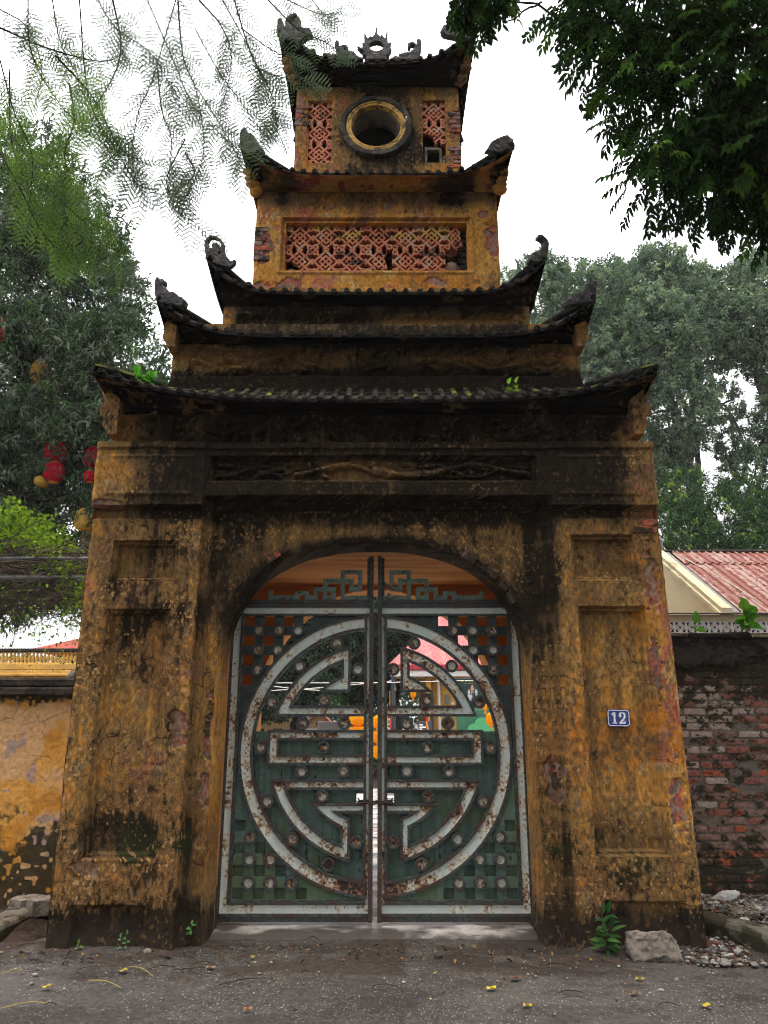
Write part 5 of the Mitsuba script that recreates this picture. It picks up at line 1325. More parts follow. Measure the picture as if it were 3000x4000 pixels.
# the broad leaved tree over the road, right foreground
def pinnate(P, d, rg, n=5, rach=.26, L=.115, Wd=.040):
    """Drooping compound leaves: returns leaflet arrays and stalks."""
    m = len(P)
    D = d + .5 * unit(rg, m); D[:, 2] -= .9; D /= np.linalg.norm(D, axis=1, keepdims=True)
    out = []
    S = np.cross(D, [0, 0, 1.0]); S /= np.linalg.norm(S, axis=1, keepdims=True) + 1e-9
    S = S * np.cos(.5) + np.cross(D, S) * rg.normal(0, .6, (m, 1)); S /= np.linalg.norm(S, axis=1, keepdims=True) + 1e-9
    for i in range(n):
        q = P + D * rach * (i + .6) / n
        for s in (-1, 1):
            out.append((q, S * s * .8 + D * .75 + rg.normal(0, .12, (m, 3))))
    out.append((P + D * rach, D))
    Pn = np.concatenate([o[0] for o in out]); Dn = np.concatenate([o[1] for o in out])
    Dn[:, 2] -= .35
    return Pn, Dn, np.concatenate([np.cross(S, D)] * len(out)), P, D
FT = thing('overhanging_tree', 'dark broad leaved tree overhanging the road at the upper right, with added unseen leaf masses', 'tree')
rg = np.random.default_rng(51)
lobes = [(3.55, -.3, 7.95, 1.05, .8, .95), (2.62, -.3, 8.55, .80, .6, .55), (2.85, -.4, 7.35, .52, .5, .50), (3.35, -.3, 6.85, .62, .6, .58), (4.3, -.3, 7.3, 1.0, .8, 1.0), (2.66, -.35, 6.80, .34, .4, .28), (4.0, -.2, 6.62, .7, .6, .40), (2.05, -.3, 8.85, .42, .4, .28), (4.7, -.5, 8.7, 1.2, 1, 1), (2.50, -.4, 7.85, .34, .4, .30), (3.2, -.2, 9.2, 1.2, .7, .5)]
P, d = crown_spots(lobes, 2400, rg, .25)
hang = np.stack([rg.uniform(.80, 1.36, 70), rg.normal(-.35, .12, 70), 8.98 - .22 * rg.random(70)], 1)
P = np.vstack([P, hang]); d = np.vstack([d, unit(rg, 70)])
Pn, Dn, Nn, P0, D0 = pinnate(P, d, rg)
col = np.tile(tint(rg, len(P), [(.022, .052, .013), (.034, .078, .016), (.016, .038, .011), (.075, .15, .022)], .25, [.35, .35, .22, .08]), (11, 1))
v, f, c = leaf_arrays(Pn, Dn, Nn + .3 * unit(rg, len(Pn)), .115 * rg.uniform(.7, 1.1, len(Pn)), .043 * rg.uniform(.8, 1.1, len(Pn)), col, .22, .22, True)
# unseen leaf masses added over and across the street to block low sky
P2_, d2_ = crown_spots([(5.6, -4.5, 10.0, 2.6), (4.4, -8.5, 10.6, 3.0), (7.4, -8, 9.6, 2.8), (1.2, -10.5, 11.0, 2.8), (6.0, -11.5, 10, 3.0), (8.6, -3.5, 10.4, 2.8), (-2.0, -12.0, 10.6, 2.6), (-9, -14, 6, 3.5), (-3, -15, 5, 3.6), (3, -15, 5, 3.6), (9, -14, 5.5, 3.6), (-6, -14, 9.5, 3.2), (13, -11, 6, 3.4), (-13, -10, 6, 3.2)], 9500, rg, .3)
n2_ = len(P2_) * 4
v2, f2, c2 = leaf_arrays(np.repeat(P2_, 4, 0) + rg.normal(0, .12, (n2_, 3)), unit(rg, n2_) - [0, 0, .5], unit(rg, n2_) + [0, 0, .6], .36 * rg.uniform(.7, 1.1, n2_), .20 * rg.uniform(.8, 1.1, n2_), tint(rg, n2_, [(.030, .070, .016), (.045, .10, .020)], .25), .2, .1)
v, f, c = join([(v, f, c), (v2, f2, c2)])
put('crown', (v, f), 'leaf_glossy', FT, color=c)
br = []
for a, b, r0, r1 in [((6.6, -1.2, 6.5), (4.3, -.3, 8.4), .10, .05), ((4.3, -.3, 8.4), (2.6, -.3, 8.6), .05, .02), ((4.9, -.5, 8.0), (3.4, -.3, 7.6), .045, .02), ((3.4, -.3, 7.6), (2.7, -.35, 6.9), .02, .008), ((4.6, -.4, 7.6), (3.6, -.3, 6.6), .03, .01), ((3.5, -.2, 8.5), (1.0, -.35, 8.95), .022, .008), ((4.2, -.3, 7.3), (4.1, -.3, 6.4), .02, .008), ((3.6, -.2, 8.2), (2.3, -.3, 8.0), .02, .007), ((1.7, -.3, 8.9), (1.28, -.35, 8.56), .012, .006)]:
    br.append(limb(a, b, r0, r1, rg, .08, 8, 6))
br += [tube([P0[i], P0[i] + D0[i] * .24], [.004, .002], 4, False) for i in range(0, len(P0))]
put('branches', cat(br), 'bark', FT, smooth=True, kind='stuff')
put('trunk', roughen(limb((7.2, -1.6, -.1), (6.5, -1.1, 6.8), .28, .16, rg, .04, 9, 12), .04, 3, 2), 'bark', FT, smooth=True)

# the feathery tree, upper left foreground: branches with twice divided fronds
AT = thing('feathery_tree', 'feathery fine leaved branches hanging in from the upper left', 'tree')
rg = np.random.default_rng(61)
paths = [([(382, -30), (395, 120), (425, 200), (440, 330), (400, 430)], -2.2), ([(380, 0), (330, 170), (300, 240), (285, 330), (292, 395)], -2.3), ([(425, 190), (470, 260), (505, 320), (520, 350)], -2.1), ([(400, 330), (420, 370), (400, 400), (350, 420)], -2.2),
         ([(170, -20), (190, 200), (235, 300), (310, 420)], -2.5), ([(470, -20), (540, 110), (570, 180), (590, 240), (600, 275)], -2.0), ([(560, -20), (640, 60), (700, 90), (745, 118)], -1.9), ([(600, -10), (690, 30), (740, 25)], -1.8), ([(310, -20), (370, 120), (420, 230), (520, 330)], -2.4), ([(500, -20), (540, 110), (585, 200), (600, 285)], -2.2),
         ([(560, 150), (600, 165), (640, 172), (672, 170)], -2.0), ([(60, -20), (70, 120), (150, 250), (250, 330)], -2.6), ([(0, 60), (120, 110), (240, 130), (300, 60)], -2.5), ([(20, 150), (30, 330), (110, 470), (180, 580)], -2.3), ([(0, 250), (60, 340), (130, 420), (215, 500)], -2.2), ([(0, 330), (50, 420), (90, 500), (150, 560)], -2.3), ([(0, 130), (30, 240), (70, 340), (60, 470)], -2.4), ([(400, 300), (360, 390), (390, 450), (440, 500)], -2.2), ([(240, -20), (260, 120), (200, 240), (130, 330)], -2.4), ([(660, -20), (690, 20), (720, 50)], -1.9), ([(110, -20), (130, 90), (170, 170), (200, 270)], -2.2), ([(340, 150), (350, 240), (370, 300), (365, 390)], -2.0), ([(200, -20), (250, 60), (330, 120), (390, 230)], -2.35), ([(290, 300), (240, 340), (215, 380), (205, 420)], -2.3), ([(430, 0), (480, 60), (500, 130), (480, 230)], -2.3), ([(520, 60), (590, 110), (640, 130)], -2.1), ([(0, 20), (60, 60), (90, 150), (75, 230)], -2.4), ([(150, 180), (160, 260), (140, 330), (150, 390)], -2.5), ([(420, 60), (470, 150), (520, 220), (570, 290)], -2.1), ([(100, 400), (170, 470), (230, 500), (265, 560)], -2.3), ([(120, 120), (200, 210), (260, 320), (330, 360)], -2.6)]
wood, fr_ = [], []
for k, (pp, Y) in enumerate(paths):
    pts = curve([ray(x * 1.0, y, Y + .12 * math.sin(j * 1.3 + k)) for j, (x, y) in enumerate(pp)], 26)
    ln = np.linalg.norm(np.diff(pts, axis=0), axis=1).sum()
    wood.append(tube(pts, np.linspace(.0065 if k % 3 == 0 else .0045, .0016, len(pts)), 5, False))
    nf = int(ln / .050)
    for i in range(nf):
        t = (i + rg.uniform(0, 1)) / nf
        if t < .12 and rg.random() < .5: continue
        j = min(int(t * 25), 24)
        p = pts[j] + (pts[j + 1] - pts[j]) * (t * 25 - j)
        ax = pts[min(j + 1, 25)] - pts[j]; ax /= np.linalg.norm(ax)
        sd = np.cross(ax, [0, -1, 0]) * (1 if i % 2 else -1)
        d = ax * rg.uniform(.5, 1.0) + sd * rg.uniform(.5, 1.0) + rg.normal(0, .25, 3) + [0, 0, -.35]
        fr_.append((p, d / np.linalg.norm(d), rg.uniform(.13, .21)))
V, F, C, o = [], [], [], 0
stalk = []
for p, d, L in fr_:
    n_p = int(L / .021)
    droop = np.array([0, 0, -1.0])
    u = np.linspace(0, 1, n_p)
    R = p + d * L * u[:, None] + droop * (L * .28 * u ** 2)[:, None]
    stalk.append(tube(R[[0, n_p // 2, -1]], [.0014, .001, .0006], 3, False))
    face = np.cross(d, [rg.normal() * .5, 1, rg.normal() * .5]); face /= np.linalg.norm(face)
    S = face
    N = np.cross(d, S)
    pl = .085 * np.sin(PI * np.clip(u * .86 + .12, 0, 1)) ** .7 * (L / .2) ** .5
    for s in (-1, 1):
        D = S * s * .85 + d * .55 + N * rg.normal(0, .2) + droop * .18
        D = D / np.linalg.norm(D)
        nl = 9
        q = (np.arange(nl) + .5) / nl
        B0 = (R[:, None] + D * (pl[:, None] * q)[..., None]).reshape(-1, 3)          # along each pinna
        W_ = np.cross(D, N); W_ /= np.linalg.norm(W_)
        w_ = (.0082 * np.sin(PI * np.clip(q * .8 + .18, 0, 1)))[None].repeat(n_p, 0).reshape(-1, 1)
        st_ = (pl[:, None] / nl * .52 * np.ones(nl)).reshape(-1, 1)
        for g in (-1, 1):
            a = B0 - D * st_; b = B0 + D * st_ ; tip = B0 + W_ * g * w_ + D * st_ * 1.3
            V.append(np.stack([a, b, tip], 1).reshape(-1, 3)); F.append(np.arange(len(a) * 3).reshape(-1, 3) + o); o += len(a) * 3
    cc = np.array(([(.15, .26, .05), (.20, .33, .06), (.11, .20, .05)] if p[0] < -1.62 and p[2] < 5.75 else [(.10, .15, .085), (.13, .185, .10), (.085, .125, .075)])[rg.integers(3)]) * rg.uniform(.8, 1.2)  # greyer before the sky, greener low left: sky glare painted into the frond colour
    C.append(np.tile(cc, (o - sum(map(len, C)), 1)))
put('fronds', (np.concatenate(V), np.concatenate(F)), 'leaf_soft', AT, color=np.concatenate(C), kind='stuff')
wood.append(limb((-4.6, -3.2, 7.6), ray(380, -30, -2.2), .05, .014, rg, .06, 9, 7)); wood.append(limb((-4.6, -3.2, 7.6), ray(60, -20, -2.6), .05, .012, rg, .06, 9, 7)); wood.append(limb((-4.6, -3.2, 7.6), ray(560, -20, -1.9), .04, .010, rg, .06, 9, 7)); wood.append(limb((-4.6, -3.2, 6.6), ray(0, 250, -2.2), .03, .008, rg, .06, 9, 7))
put('branches', cat(wood + stalk), 'twig', AT, smooth=True, kind='stuff')
put('trunk', roughen(limb((-5.6, -3.4, -.1), (-4.6, -3.2, 7.7), .22, .10, rg, .04, 9, 12), .03, 3, 5), 'bark', AT, smooth=True)

# ------------------------------------------------------------------ lanterns in the mango tree
def lantern(px0, py0, px1, py1, Y, matn, label, group=None, tier_=1, tassel=False):
    a, b = ray(px0, py0, Y), ray(px1, py1, Y)
    cx, w_, h_ = (a[0] + b[0]) / 2, abs(b[0] - a[0]) / 2, abs(a[2] - b[2])
    Y += 2.0 if matn == 'lantern_yellow' and py0 < 900 else 1.1
    a, b = ray(px0, py0, Y), ray(px1, py1, Y); cx, w_, h_ = (a[0] + b[0]) / 2, abs(b[0] - a[0]) / 2, abs(a[2] - b[2])
    K = thing('lantern', label, 'lantern', group)
    n = 12
    prof = [(0, .45), (.04, .62), (.2, .95), (.5, 1.0), (.8, .95), (.96, .62), (1, .45)]
    th = np.arange(n + 1) * 2 * PI / n
    S = np.stack([np.stack([cx + np.cos(th) * w_ * r, Y + np.sin(th) * w_ * r, np.full(n + 1, b[2] + h_ * t)], 1) for t, r in prof], 1)
    put('shade', sheet(S), matn, K, smooth=False)
    for t in (0, 1): put('rim', at(trimesh.creation.cylinder(radius=w_ * .47, height=.02, sections=16), cx, Y, b[2] + h_ * t), 'orange_paint', K, smooth=30)
    put('cord', tube([(cx, Y, b[2] + h_), (cx, Y, b[2] + h_ + .5)], .006, 5), 'twig', K)
    return K
for args in [(100, 955, 139, 1000, 9.6, 'lantern_red', 'upper of the two red lanterns hanging near the trunk of the mango tree'), (97, 1000, 136, 1042, 9.4, 'lantern_red', 'lower red lantern hanging near the trunk of the mango tree'), (186, 968, 222, 1012, 9.6, 'lantern_red', 'red lantern right beside the gate top, above a smaller one'), (182, 1018, 208, 1042, 9.4, 'lantern_red', 'small red lantern low beside the gate top'),
             (-8, 690, 9, 735, 9.6, 'lantern_red', 'red lantern cut by the left edge high in the mango tree'), (70, 780, 98, 850, 9.7, 'lantern_yellow', 'tall yellow lantern half hidden high in the mango tree'), (92, 850, 124, 900, 9.5, 'lantern_yellow', 'fat yellow lantern below the tall yellow one in the mango tree'), (76, 1030, 108, 1050, 9.5, 'lantern_yellow', 'yellow lantern peeping out below the red pair'),
             (164, 1100, 196, 1145, 9.6, 'lantern_yellow', 'pale yellow lantern hanging free beside the gate pillar'), (178, 1140, 205, 1180, 9.9, 'lantern_yellow', 'yellow lantern behind the pale one beside the gate pillar'), (171, 1215, 192, 1245, 9.6, 'lantern_gold', 'lowest golden lantern beside the gate pillar'), (205, 1015, 228, 1040, 9.8, 'lantern_yellow', 'yellow lantern behind the small red one at the gate top')]:
    lantern(*args)

# ------------------------------------------------------------------ pergola with vine, left
PG = thing('pergola', 'grey pipe pergola overgrown with a yellow green vine beyond the left wall', 'pergola')
for i, (Y, z) in enumerate([(7.4, 4.62), (8.0, 4.30), (8.8, 4.30), (9.6, 4.30), (10.4, 4.30), (7.4, 4.26)]):
    put('pipe', tube([(-12, Y, z), (-5.2 - .05 * i, Y, z)], .032, 10), 'pipe_grey', PG, smooth=40)
for x in (-11.6, -5.3):
    for Y in (7.4, 10.4): put('post', tube([(x, Y, 0), (x, Y, 4.3)], .05, 10), 'pipe_grey', PG, smooth=40)
rg = np.random.default_rng(71)
def vine_mass(n, fn, L, Wd, cols, var=.25, w=None):
    P = np.array([fn(rg) for _ in range(n)])
    D = unit(rg, n); D[:, 2] -= .6
    N = np.tile([0, -.5, .8], (n, 1)) + .6 * unit(rg, n)
    return leaf_arrays(P, D, N, L * rg.uniform(.6, 1.2, n), Wd * rg.uniform(.7, 1.15, n), tint(rg, n, cols, var, w), .15, .1)
def top_leaf(r):
    x = r.uniform(-10.5, -5.35); y = r.uniform(7.2, 10.2)
    h = 4.35 + 1.45 * sst(-5.6, -7.2, x) * (.45 + .9 * npf(np.array(x * 1.3), np.array(y), 0, 2))
    if npf(np.array(x * 3.1), np.array(y * 1.5), np.array(h), 2) < .43: h -= .5 * r.random()
    return x, y, h - abs(r.normal(0, .33)) + (0.25 * r.random())
v, f, c = join([vine_mass(5200, top_leaf, .115, .085, [(.17, .27, .018), (.12, .21, .018), (.25, .35, .03), (.06, .12, .018)], w=[.35, .35, .15, .15]), vine_mass(1100, lambda r: (r.uniform(-10, -5.4), r.uniform(7.2, 9.5), 4.2 - abs(r.normal(0, .55))), .09, .06, [(.14, .28, .03), (.20, .34, .03), (.06, .12, .03)])])
put('vine_leaves', (v, f), 'leaf_soft', PG, color=c, kind='stuff')
st_ = []
for i in range(900):
    x, y = rg.uniform(-9.5, -5.3), rg.uniform(7.2, 10)
    p = [np.array([x, y, rg.uniform(3.85, 4.85)])]
    for k in range(5): p.append(p[-1] + rg.normal(0, .22, 3) * [1.4, .6, .45])
    st_.append(tube(curve(p, 9), .010, 3, False))
for i in range(120):
    x, y = rg.uniform(-10.0, -5.5), rg.uniform(7.2, 9); l = rg.uniform(.4, 1.3)
    p = [np.array([x, y, 4.25])]
    for k in range(4): p.append(p[-1] + [rg.normal(0, .08), rg.normal(0, .05), -l / 4])
    st_.append(tube(curve(p, 8), .005, 3, False))
put('vine_stems', cat(st_), 'vine_stem', PG, kind='stuff')

# ------------------------------------------------------------------ buildings around
H = thing('terrace_house', 'ochre house with balustrade and red hipped roof beyond the left wall', 'house')
x0, x1 = -24.0, -9.0
put('wall', box(x0, x1, 24.3, 34, 0, 3.40), 'ochre_house', H)
put('cornice', cat([rbox(x0 - .1, x1, 24.1, 24.4, 3.36, 3.46, .02), rbox(x0 - .05, x1, 24.16, 24.4, 3.46, 3.58, .02)]), 'ochre_house', H, smooth=30)
put('rail', rbox(x0, x1, 24.18, 24.40, 3.60, 3.86, .03), 'ochre_house', H, smooth=30)
put('rail', rbox(x0, x1, 24.14, 24.44, 4.32, 4.46, .03), 'soot_stone', H, smooth=30)
bal = lathe([(0, .07), (.04, .07), (.07, .045), (.16, .075), (.28, .065), (.38, .038), (.42, .07), (.46, .07)], 10)
bp = shape_of(bal, 'ochre_house', smooth=50)
for i in range(44):
    reuse('baluster', bp, MAT(-15.9 + i * .155, 24.29, 3.86), H)
def hip_roof(K, cx0, cx1, cy0, cy1, z0, z1, inset, bsdf, rib=.3, amp=.03):
    """Hipped roof: four ribbed slopes."""
    q = [(cx0, cy0), (cx1, cy0), (cx1, cy1), (cx0, cy1)]
    r = [(cx0 + inset, (cy0 + cy1) / 2), (cx1 - inset, (cy0 + cy1) / 2)]
    tops = [(r[0], r[1]), (r[1], r[1]), (r[1], r[0]), (r[0], r[0])]
    for k in range(4):
        a, b = np.array(q[k]), np.array(q[(k + 1) % 4]); ta, tb = np.array(tops[k][0]), np.array(tops[k][1])
        n = max(8, int(np.linalg.norm(b - a) / rib * 6)); s = np.linspace(0, 1, n)
        rows = []
        for t in np.linspace(0, 1, 5):
            e = a + (b - a) * s[:, None]; g = ta + (tb - ta) * s[:, None]
            xy = e + (g - e) * t
            w = (s * np.linalg.norm(b - a) * (1 - t) + (s * np.linalg.norm(tb - ta)) * t)
            rows.append(np.column_stack([xy, np.full(n, z0 + (z1 - z0) * t) + amp * np.cos(s * np.linalg.norm(b - a) / rib * 2 * PI)]))
        put('roof_slope', sheet(np.stack(rows, 1)), bsdf, K, smooth=50)
hip_roof(H, -15.0, -3.0, 25.5, 36, 4.50, 6.6, 5.0, 'clay_roof', .26, .04)
for i in range(5): put('window', rbox(-20 + i * 2.4, -19.1 + i * 2.4, 24.22, 24.32, 1.0, 2.6, .02), 'dark_blue_grey', H)
WPOST = thing('post_finial', 'black iron finial standing behind the left wall coping', 'finial')
scene[WPOST] = shape_of(at(lathe([(0, .045), (.5, .045), (.52, .07), (.56, .07), (.58, .035), (.62, .055), (.66, .055), (.70, .03), (.74, .0)], 14), *ray(156, 1462, 2.2)[:2].tolist(), 1.50), 'dark_iron', smooth=40)
put('arm', tube([(WPX := float(ray(156, 1462, 2.2)[0]), 2.2, 2.04), (WPX - .22, 2.2, 2.03), (WPX - .24, 2.2, 2.09)], .012, 6), 'dark_iron', WPOST, smooth=True)

C = thing('cream_house', 'cream house with red corrugated roof and white pierced frieze beyond the brick wall', 'house')
put('wall', box(2.75, 9.5, 2.42, 2.60, 0, 2.665), 'cream_paint', C)
put('fascia', rbox(2.75, 9.5, 2.395, 2.62, 2.795, 2.885, .01), 'cream_paint', C)
put('fascia_lip', rbox(2.75, 9.5, 2.345, 2.40, 2.885, 2.897, .003), 'grey_wall', C)
blk = []
hw_ = .066
vb = unary_union([sg.box(-hw_, -hw_, hw_, hw_).difference(sg.box(-hw_ + .010, -hw_ + .008, hw_ - .007, hw_ - .006)), sg.Point(0, 0).buffer(.027, 10).difference(sg.Point(0, 0).buffer(.017, 8))] + [sg.LineString([(math.cos(a) * .026, math.sin(a) * .026), (math.cos(a) * .062, math.sin(a) * .062)]).buffer(.006) for a in (0, PI / 2, PI, 1.5 * PI)] + [sg.Point(sx * hw_, sz * hw_).buffer(.058, 10).difference(sg.Point(sx * hw_, sz * hw_).buffer(.049, 10)).intersection(sg.box(-hw_, -hw_, hw_, hw_)) for sx in (-1, 1) for sz in (-1, 1)])
vbp = shape_of(plate(vb, 2.385, 2.415), 'white_paint')
for i in range(34): reuse('vent_block', vbp, MAT(2.85 + i * .1345, 0, 2.730), C)
put('dark_gap', box(2.75, 9.5, 2.50, 2.52, 2.66, 2.80), 'interior', C)  # dark sheet standing in for the shade behind the vent blocks
gx_ = 4.16
prof = sg.Polygon([(2.46, 2.89), (4.40, 4.02), (6.4, 2.89), (6.4, 0), (2.62, 0)])
m = trimesh.creation.extrude_polygon(prof, .12, engine='earcut'); v = np.array(m.vertices)
put('gable', tm(np.stack([gx_ + v[:, 2] - .12, v[:, 0], v[:, 1]], 1), m.faces), 'cream_paint', C)
def slope_beam(xa, xb, y0, z0, y1, z1, lift0, lift1):
    V = [(x, y, z + l) for x in (xa, xb) for (y, z) in ((y0, z0), (y1, z1)) for l in (lift0, lift1)]
    return trimesh.convex.convex_hull(np.array(V))
put('coping', roughen(slope_beam(gx_ - .12, gx_ + .0, 2.40, 2.87, 4.42, 4.05, .0, .09).subdivide().subdivide().subdivide(), .006, 8, 1), 'cream_trim', C, smooth=30)
put('coping', roughen(slope_beam(gx_ + .0, gx_ + .10, 2.42, 2.87, 4.42, 4.05, .02, .045).subdivide().subdivide(), .004, 8, 2), 'grey_wall', C, smooth=30)
put('coping_lip', slope_beam(gx_ - .15, gx_ - .10, 2.40, 2.85, 4.42, 4.03, .0, .05), 'cream_trim', C)
def ribs(x): 
    u = (x / .108) % 1.0
    return .022 * sst(.28, .36, u) * (1 - sst(.64, .72, u))
for row, (t0, t1, up) in enumerate([(.0, .80, .0), (.775, 1.0, .022)]):
    for i in range(5):
        xa = gx_ + .12 + i * .97
        xx = np.arange(xa, xa + .985, .0135)
        S = np.stack([np.stack([xx, np.full(len(xx), 2.40 + 2.0 * t), 2.885 + 1.165 * t + ribs(xx) + up + .004 * math.sin(i * 5) + .004 * np.sin(xx * 3 + row)], 1) for t in np.linspace(t0, t1, 6)], 1)
        E_ = S[:, 0] - [0, 0, .008]
        put('roof_sheet', cat([sheet(S), sheet(np.stack([E_, S[:, 0]], 1))]), 'red_tin', C, smooth=30)
put('ridge_cap', tube([(gx_ - .1, 4.42, 4.07), (9.5, 4.42, 4.07)], .05, 8), 'soot_stone', C, smooth=40)
put('back_slope', box(gx_, 9.5, 4.42, 6.4, 2.9, 2.94), 'red_tin', C)
put('flood_lamp', rbox(4.02, 4.16, 4.28, 4.44, 4.10, 4.26, .02), 'grey_wall', C); put('bracket', tube([(4.10, 4.36, 4.0), (4.10, 4.36, 4.14)], .015, 6), 'dark_iron', C)
put('roof_cable', tube(curve([ray(1452, 1190, 4.0), ray(1480, 1207, 3.9), ray(1560, 1250, 3.3), ray(1659, 1312, 2.6)], 16), .006, 5, False), 'cable', label='thin pale cable running down over the red corrugated roof', cat='cable', smooth=True)

# ------------------------------------------------------------------ seen through the gate
V_ = thing('pavilion', 'yellow pavilion with pink corrugated roof seen through the right door leaf', 'house')
hip_roof(V_, .22, 8.5, 16.0, 23, 3.26, 5.9, 2.6, 'pink_tin', .17, .022)
put('gutter', rbox(.20, 8.5, 15.88, 16.02, 3.08, 3.25, .02), 'red_trim', V_); put('fascia', rbox(.25, 8.5, 15.95, 16.1, 2.90, 3.075, .01), 'white_paint', V_)
put('wall', box(1.34, 8.5, 16.6, 16.8, 0, 2.9), 'ochre_house', V_); put('ceiling', box(.3, 8.5, 16.0, 22, 2.90, 2.93), 'pale_house', V_); put('back_wall', box(1.34, 8.5, 21.8, 22, 0, 2.9), 'pale_house', V_)
put('corner_pier', rbox(1.30, 1.46, 16.3, 16.6, 0, 2.9, .02), 'ochre_house', V_)
put('pillar', tube([(.30, 16.0, 0), (.30, 16.0, 2.92)], .055, 12), 'dark_blue_grey', V_, smooth=True); put('pillar', tube([(.37, 16.05, 0), (.37, 16.05, 2.92)], .025, 10), 'pipe_grey', V_, smooth=True)
put('downpipe', tube([(1.70, 16.5, 0), (1.70, 16.5, 2.62), (1.66, 16.3, 2.92)], .045, 10), 'white_paint', V_, smooth=True)
put('meter_box', rbox(1.88, 2.02, 16.52, 16.6, 2.14, 2.40, .01), 'grey_wall', V_); put('notice', rbox(2.08, 2.16, 16.57, 16.6, 2.11, 2.17, .004), 'white_paint', V_)
put('beam', slope_beam(.35, .42, 16.0, 2.5, 18, 2.9, 0, .06), 'grey_wall', V_); put('door', rbox(1.42, 1.52, 16.26, 16.32, 0, 2.45, .01), 'dark_blue_grey', V_)
put('banner', box(.225, .275, 15.9, 15.93, 1.0, 1.78), 'banner_red', label='red and yellow vertical banner beside the dark pavilion pillar', cat='banner')
put('banner', box(.215, .285, 16.1, 16.13, 1.78, 2.50), 'orange_paint', label='yellow vertical banner above the red one by the dark pavilion pillar', cat='banner')
put('banner', box(1.27, 1.34, 16.0, 16.03, 1.0, 1.9), 'banner_red', label='red strip banner at the corner pier of the pavilion', cat='banner')
SB = thing('information_board', 'dark slate information board with white lettering and an orange stripe by the pavilion', 'sign')
scene[SB] = shape_of(rbox(.97, 1.32, 14.0, 14.04, 1.1, 1.64, .006), 'slate_board')
put('stripe', plate(sg.Polygon([(1.16, 1.64), (1.20, 1.64), (1.30, 1.1), (1.24, 1.1)]), 13.985, 13.998), 'orange_paint', SB)
for x1, z in ((1.085, 1.545), (1.165, 1.485), (1.07, 1.435)): put('lettering', rbox(.99, x1, 13.994, 13.999, z - .018, z + .018, .002), 'white_paint', SB)
CB = thing('dark_sign_board', 'dark green sign board with yellow lettering and pale painted children', 'sign')
scene[CB] = shape_of(rbox(2.06, 3.4, 15.0, 15.05, 1.98, 2.80, .01), 'dark_board')
for tx, x, z, h_ in (('FREE TO PUBLIC', 2.20, 2.705, .033), ('flavor of media', 2.32, 2.645, .026)):
    t = meshkit.text_mesh(tx, h_, .004); v = np.array(t.vertices)
    put('lettering', tm(np.stack([v[:, 0] * 1.0 + x, 14.997 - v[:, 2], v[:, 1] + z], 1), t.faces), 'letter_yellow', SB and CB)
def child(x, z, s, key):
    p = unary_union([sg.Point(0, .17).buffer(.035), B(-.032, .05, .032, .14).buffer(.012), sg.LineString([(-.03, .13), (-.06, .07)]).buffer(.014), sg.LineString([(.03, .13), (.06, .07)]).buffer(.014), sg.LineString([(-.02, .06), (-.028, -.06)]).buffer(.017), sg.LineString([(.02, .06), (.028, -.06)]).buffer(.017)])
    put('painted_child', plate(sa.translate(sa.scale(p, s, s, origin=(0, 0)), x, z), 14.99, 14.998), key, CB)
child(2.53, 2.44, .85, 'painted_skin'); child(2.435, 2.36, .62, 'grey_light'); child(2.64, 2.37, .62, 'grey_light')
put('painted_cloud', plate(unary_union([sg.Point(2.42, 2.28).buffer(.06), sg.Point(2.47, 2.30).buffer(.06), sg.Point(2.45, 2.23).buffer(.05)]), 14.991, 14.998), 'grey_light', CB)
flat('painted_skin', (.42, .25, .17), .7, .3); flat('grey_light', (.45, .45, .46), .7, .3)
GP = thing('green_panel', 'green painted panel with scroll grille and bush cut-outs behind the right door leaf', 'panel')
scene[GP] = shape_of(rbox(2.02, 3.5, 14.5, 14.56, 0, 1.96, .01), 'board_green')
for i in range(9): put('bar', tube([(2.10 + i * .165, 14.46, .1), (2.10 + i * .165, 14.46, 1.98)], .008, 6), 'pipe_grey', GP, smooth=True)
for i in range(9):
    th = np.linspace(0, 3.4 * PI, 26); r_ = .055 * (1 - th / (4.2 * PI))
    put('scroll', tube(np.stack([2.18 + i * .165 - r_ * np.cos(th), np.full(26, 14.455), 1.50 + (.3 if i % 2 else 0) + r_ * np.sin(th)], 1), .005, 5, False), 'pipe_grey', GP, smooth=True)
for x, z, r_ in ((2.48, 1.40, .18), (2.70, 1.52, .22), (2.36, 1.28, .16), (2.9, 1.3, .2)):
    put('bush_cutout', plate(sg.Point(x, z).buffer(r_), 14.40, 14.43), 'cutout_green', GP)
lantern(1489 + 5, 1545, 1062, 1578, 9, 'lantern_gold', 'x') if 0 else None
def facet_lantern(x, y, z, r, h, label, mt, n=8, stack=1):
    K = thing('lantern', label, 'lantern')
    for k in range(stack):
        zz = z + k * h * 1.02
        prof = [(0, .35), (.22, .95), (.5, 1.0), (.78, .95), (1, .35)]
        th = np.arange(n + 1) * 2 * PI / n + .2
        put('shade', sheet(np.stack([np.stack([x + np.cos(th) * r * q, y + np.sin(th) * r * q, np.full(n + 1, zz + h * t)], 1) for t, q in prof], 1)), mt, K)
    put('cord', tube([(x, y, zz + h), (x, y, zz + h + 1.2)], .004, 5), 'twig', K)
    put('tassel', tube([(x, y, z), (x, y, z - .06)], [.02, .028], 6), 'orange_paint', K)
facet_lantern(2.185, 9.0, 1.57, .105, .25, 'golden faceted lantern against the green panel', 'lantern_gold', 8)
facet_lantern(2.12, 9.3, 1.86, .045, .14, 'small golden lantern above the faceted one by the green panel', 'lantern_gold', 6)
facet_lantern(-.385, 7.0, 1.42, .17, .17, 'large golden lantern stack hanging behind the left door leaf', 'lantern_gold', 6, 2)
facet_lantern(-.02, 8.2, .98, .16, .26, 'golden lantern column glimpsed in the gap between the door leaves', 'lantern_gold', 6, 3)
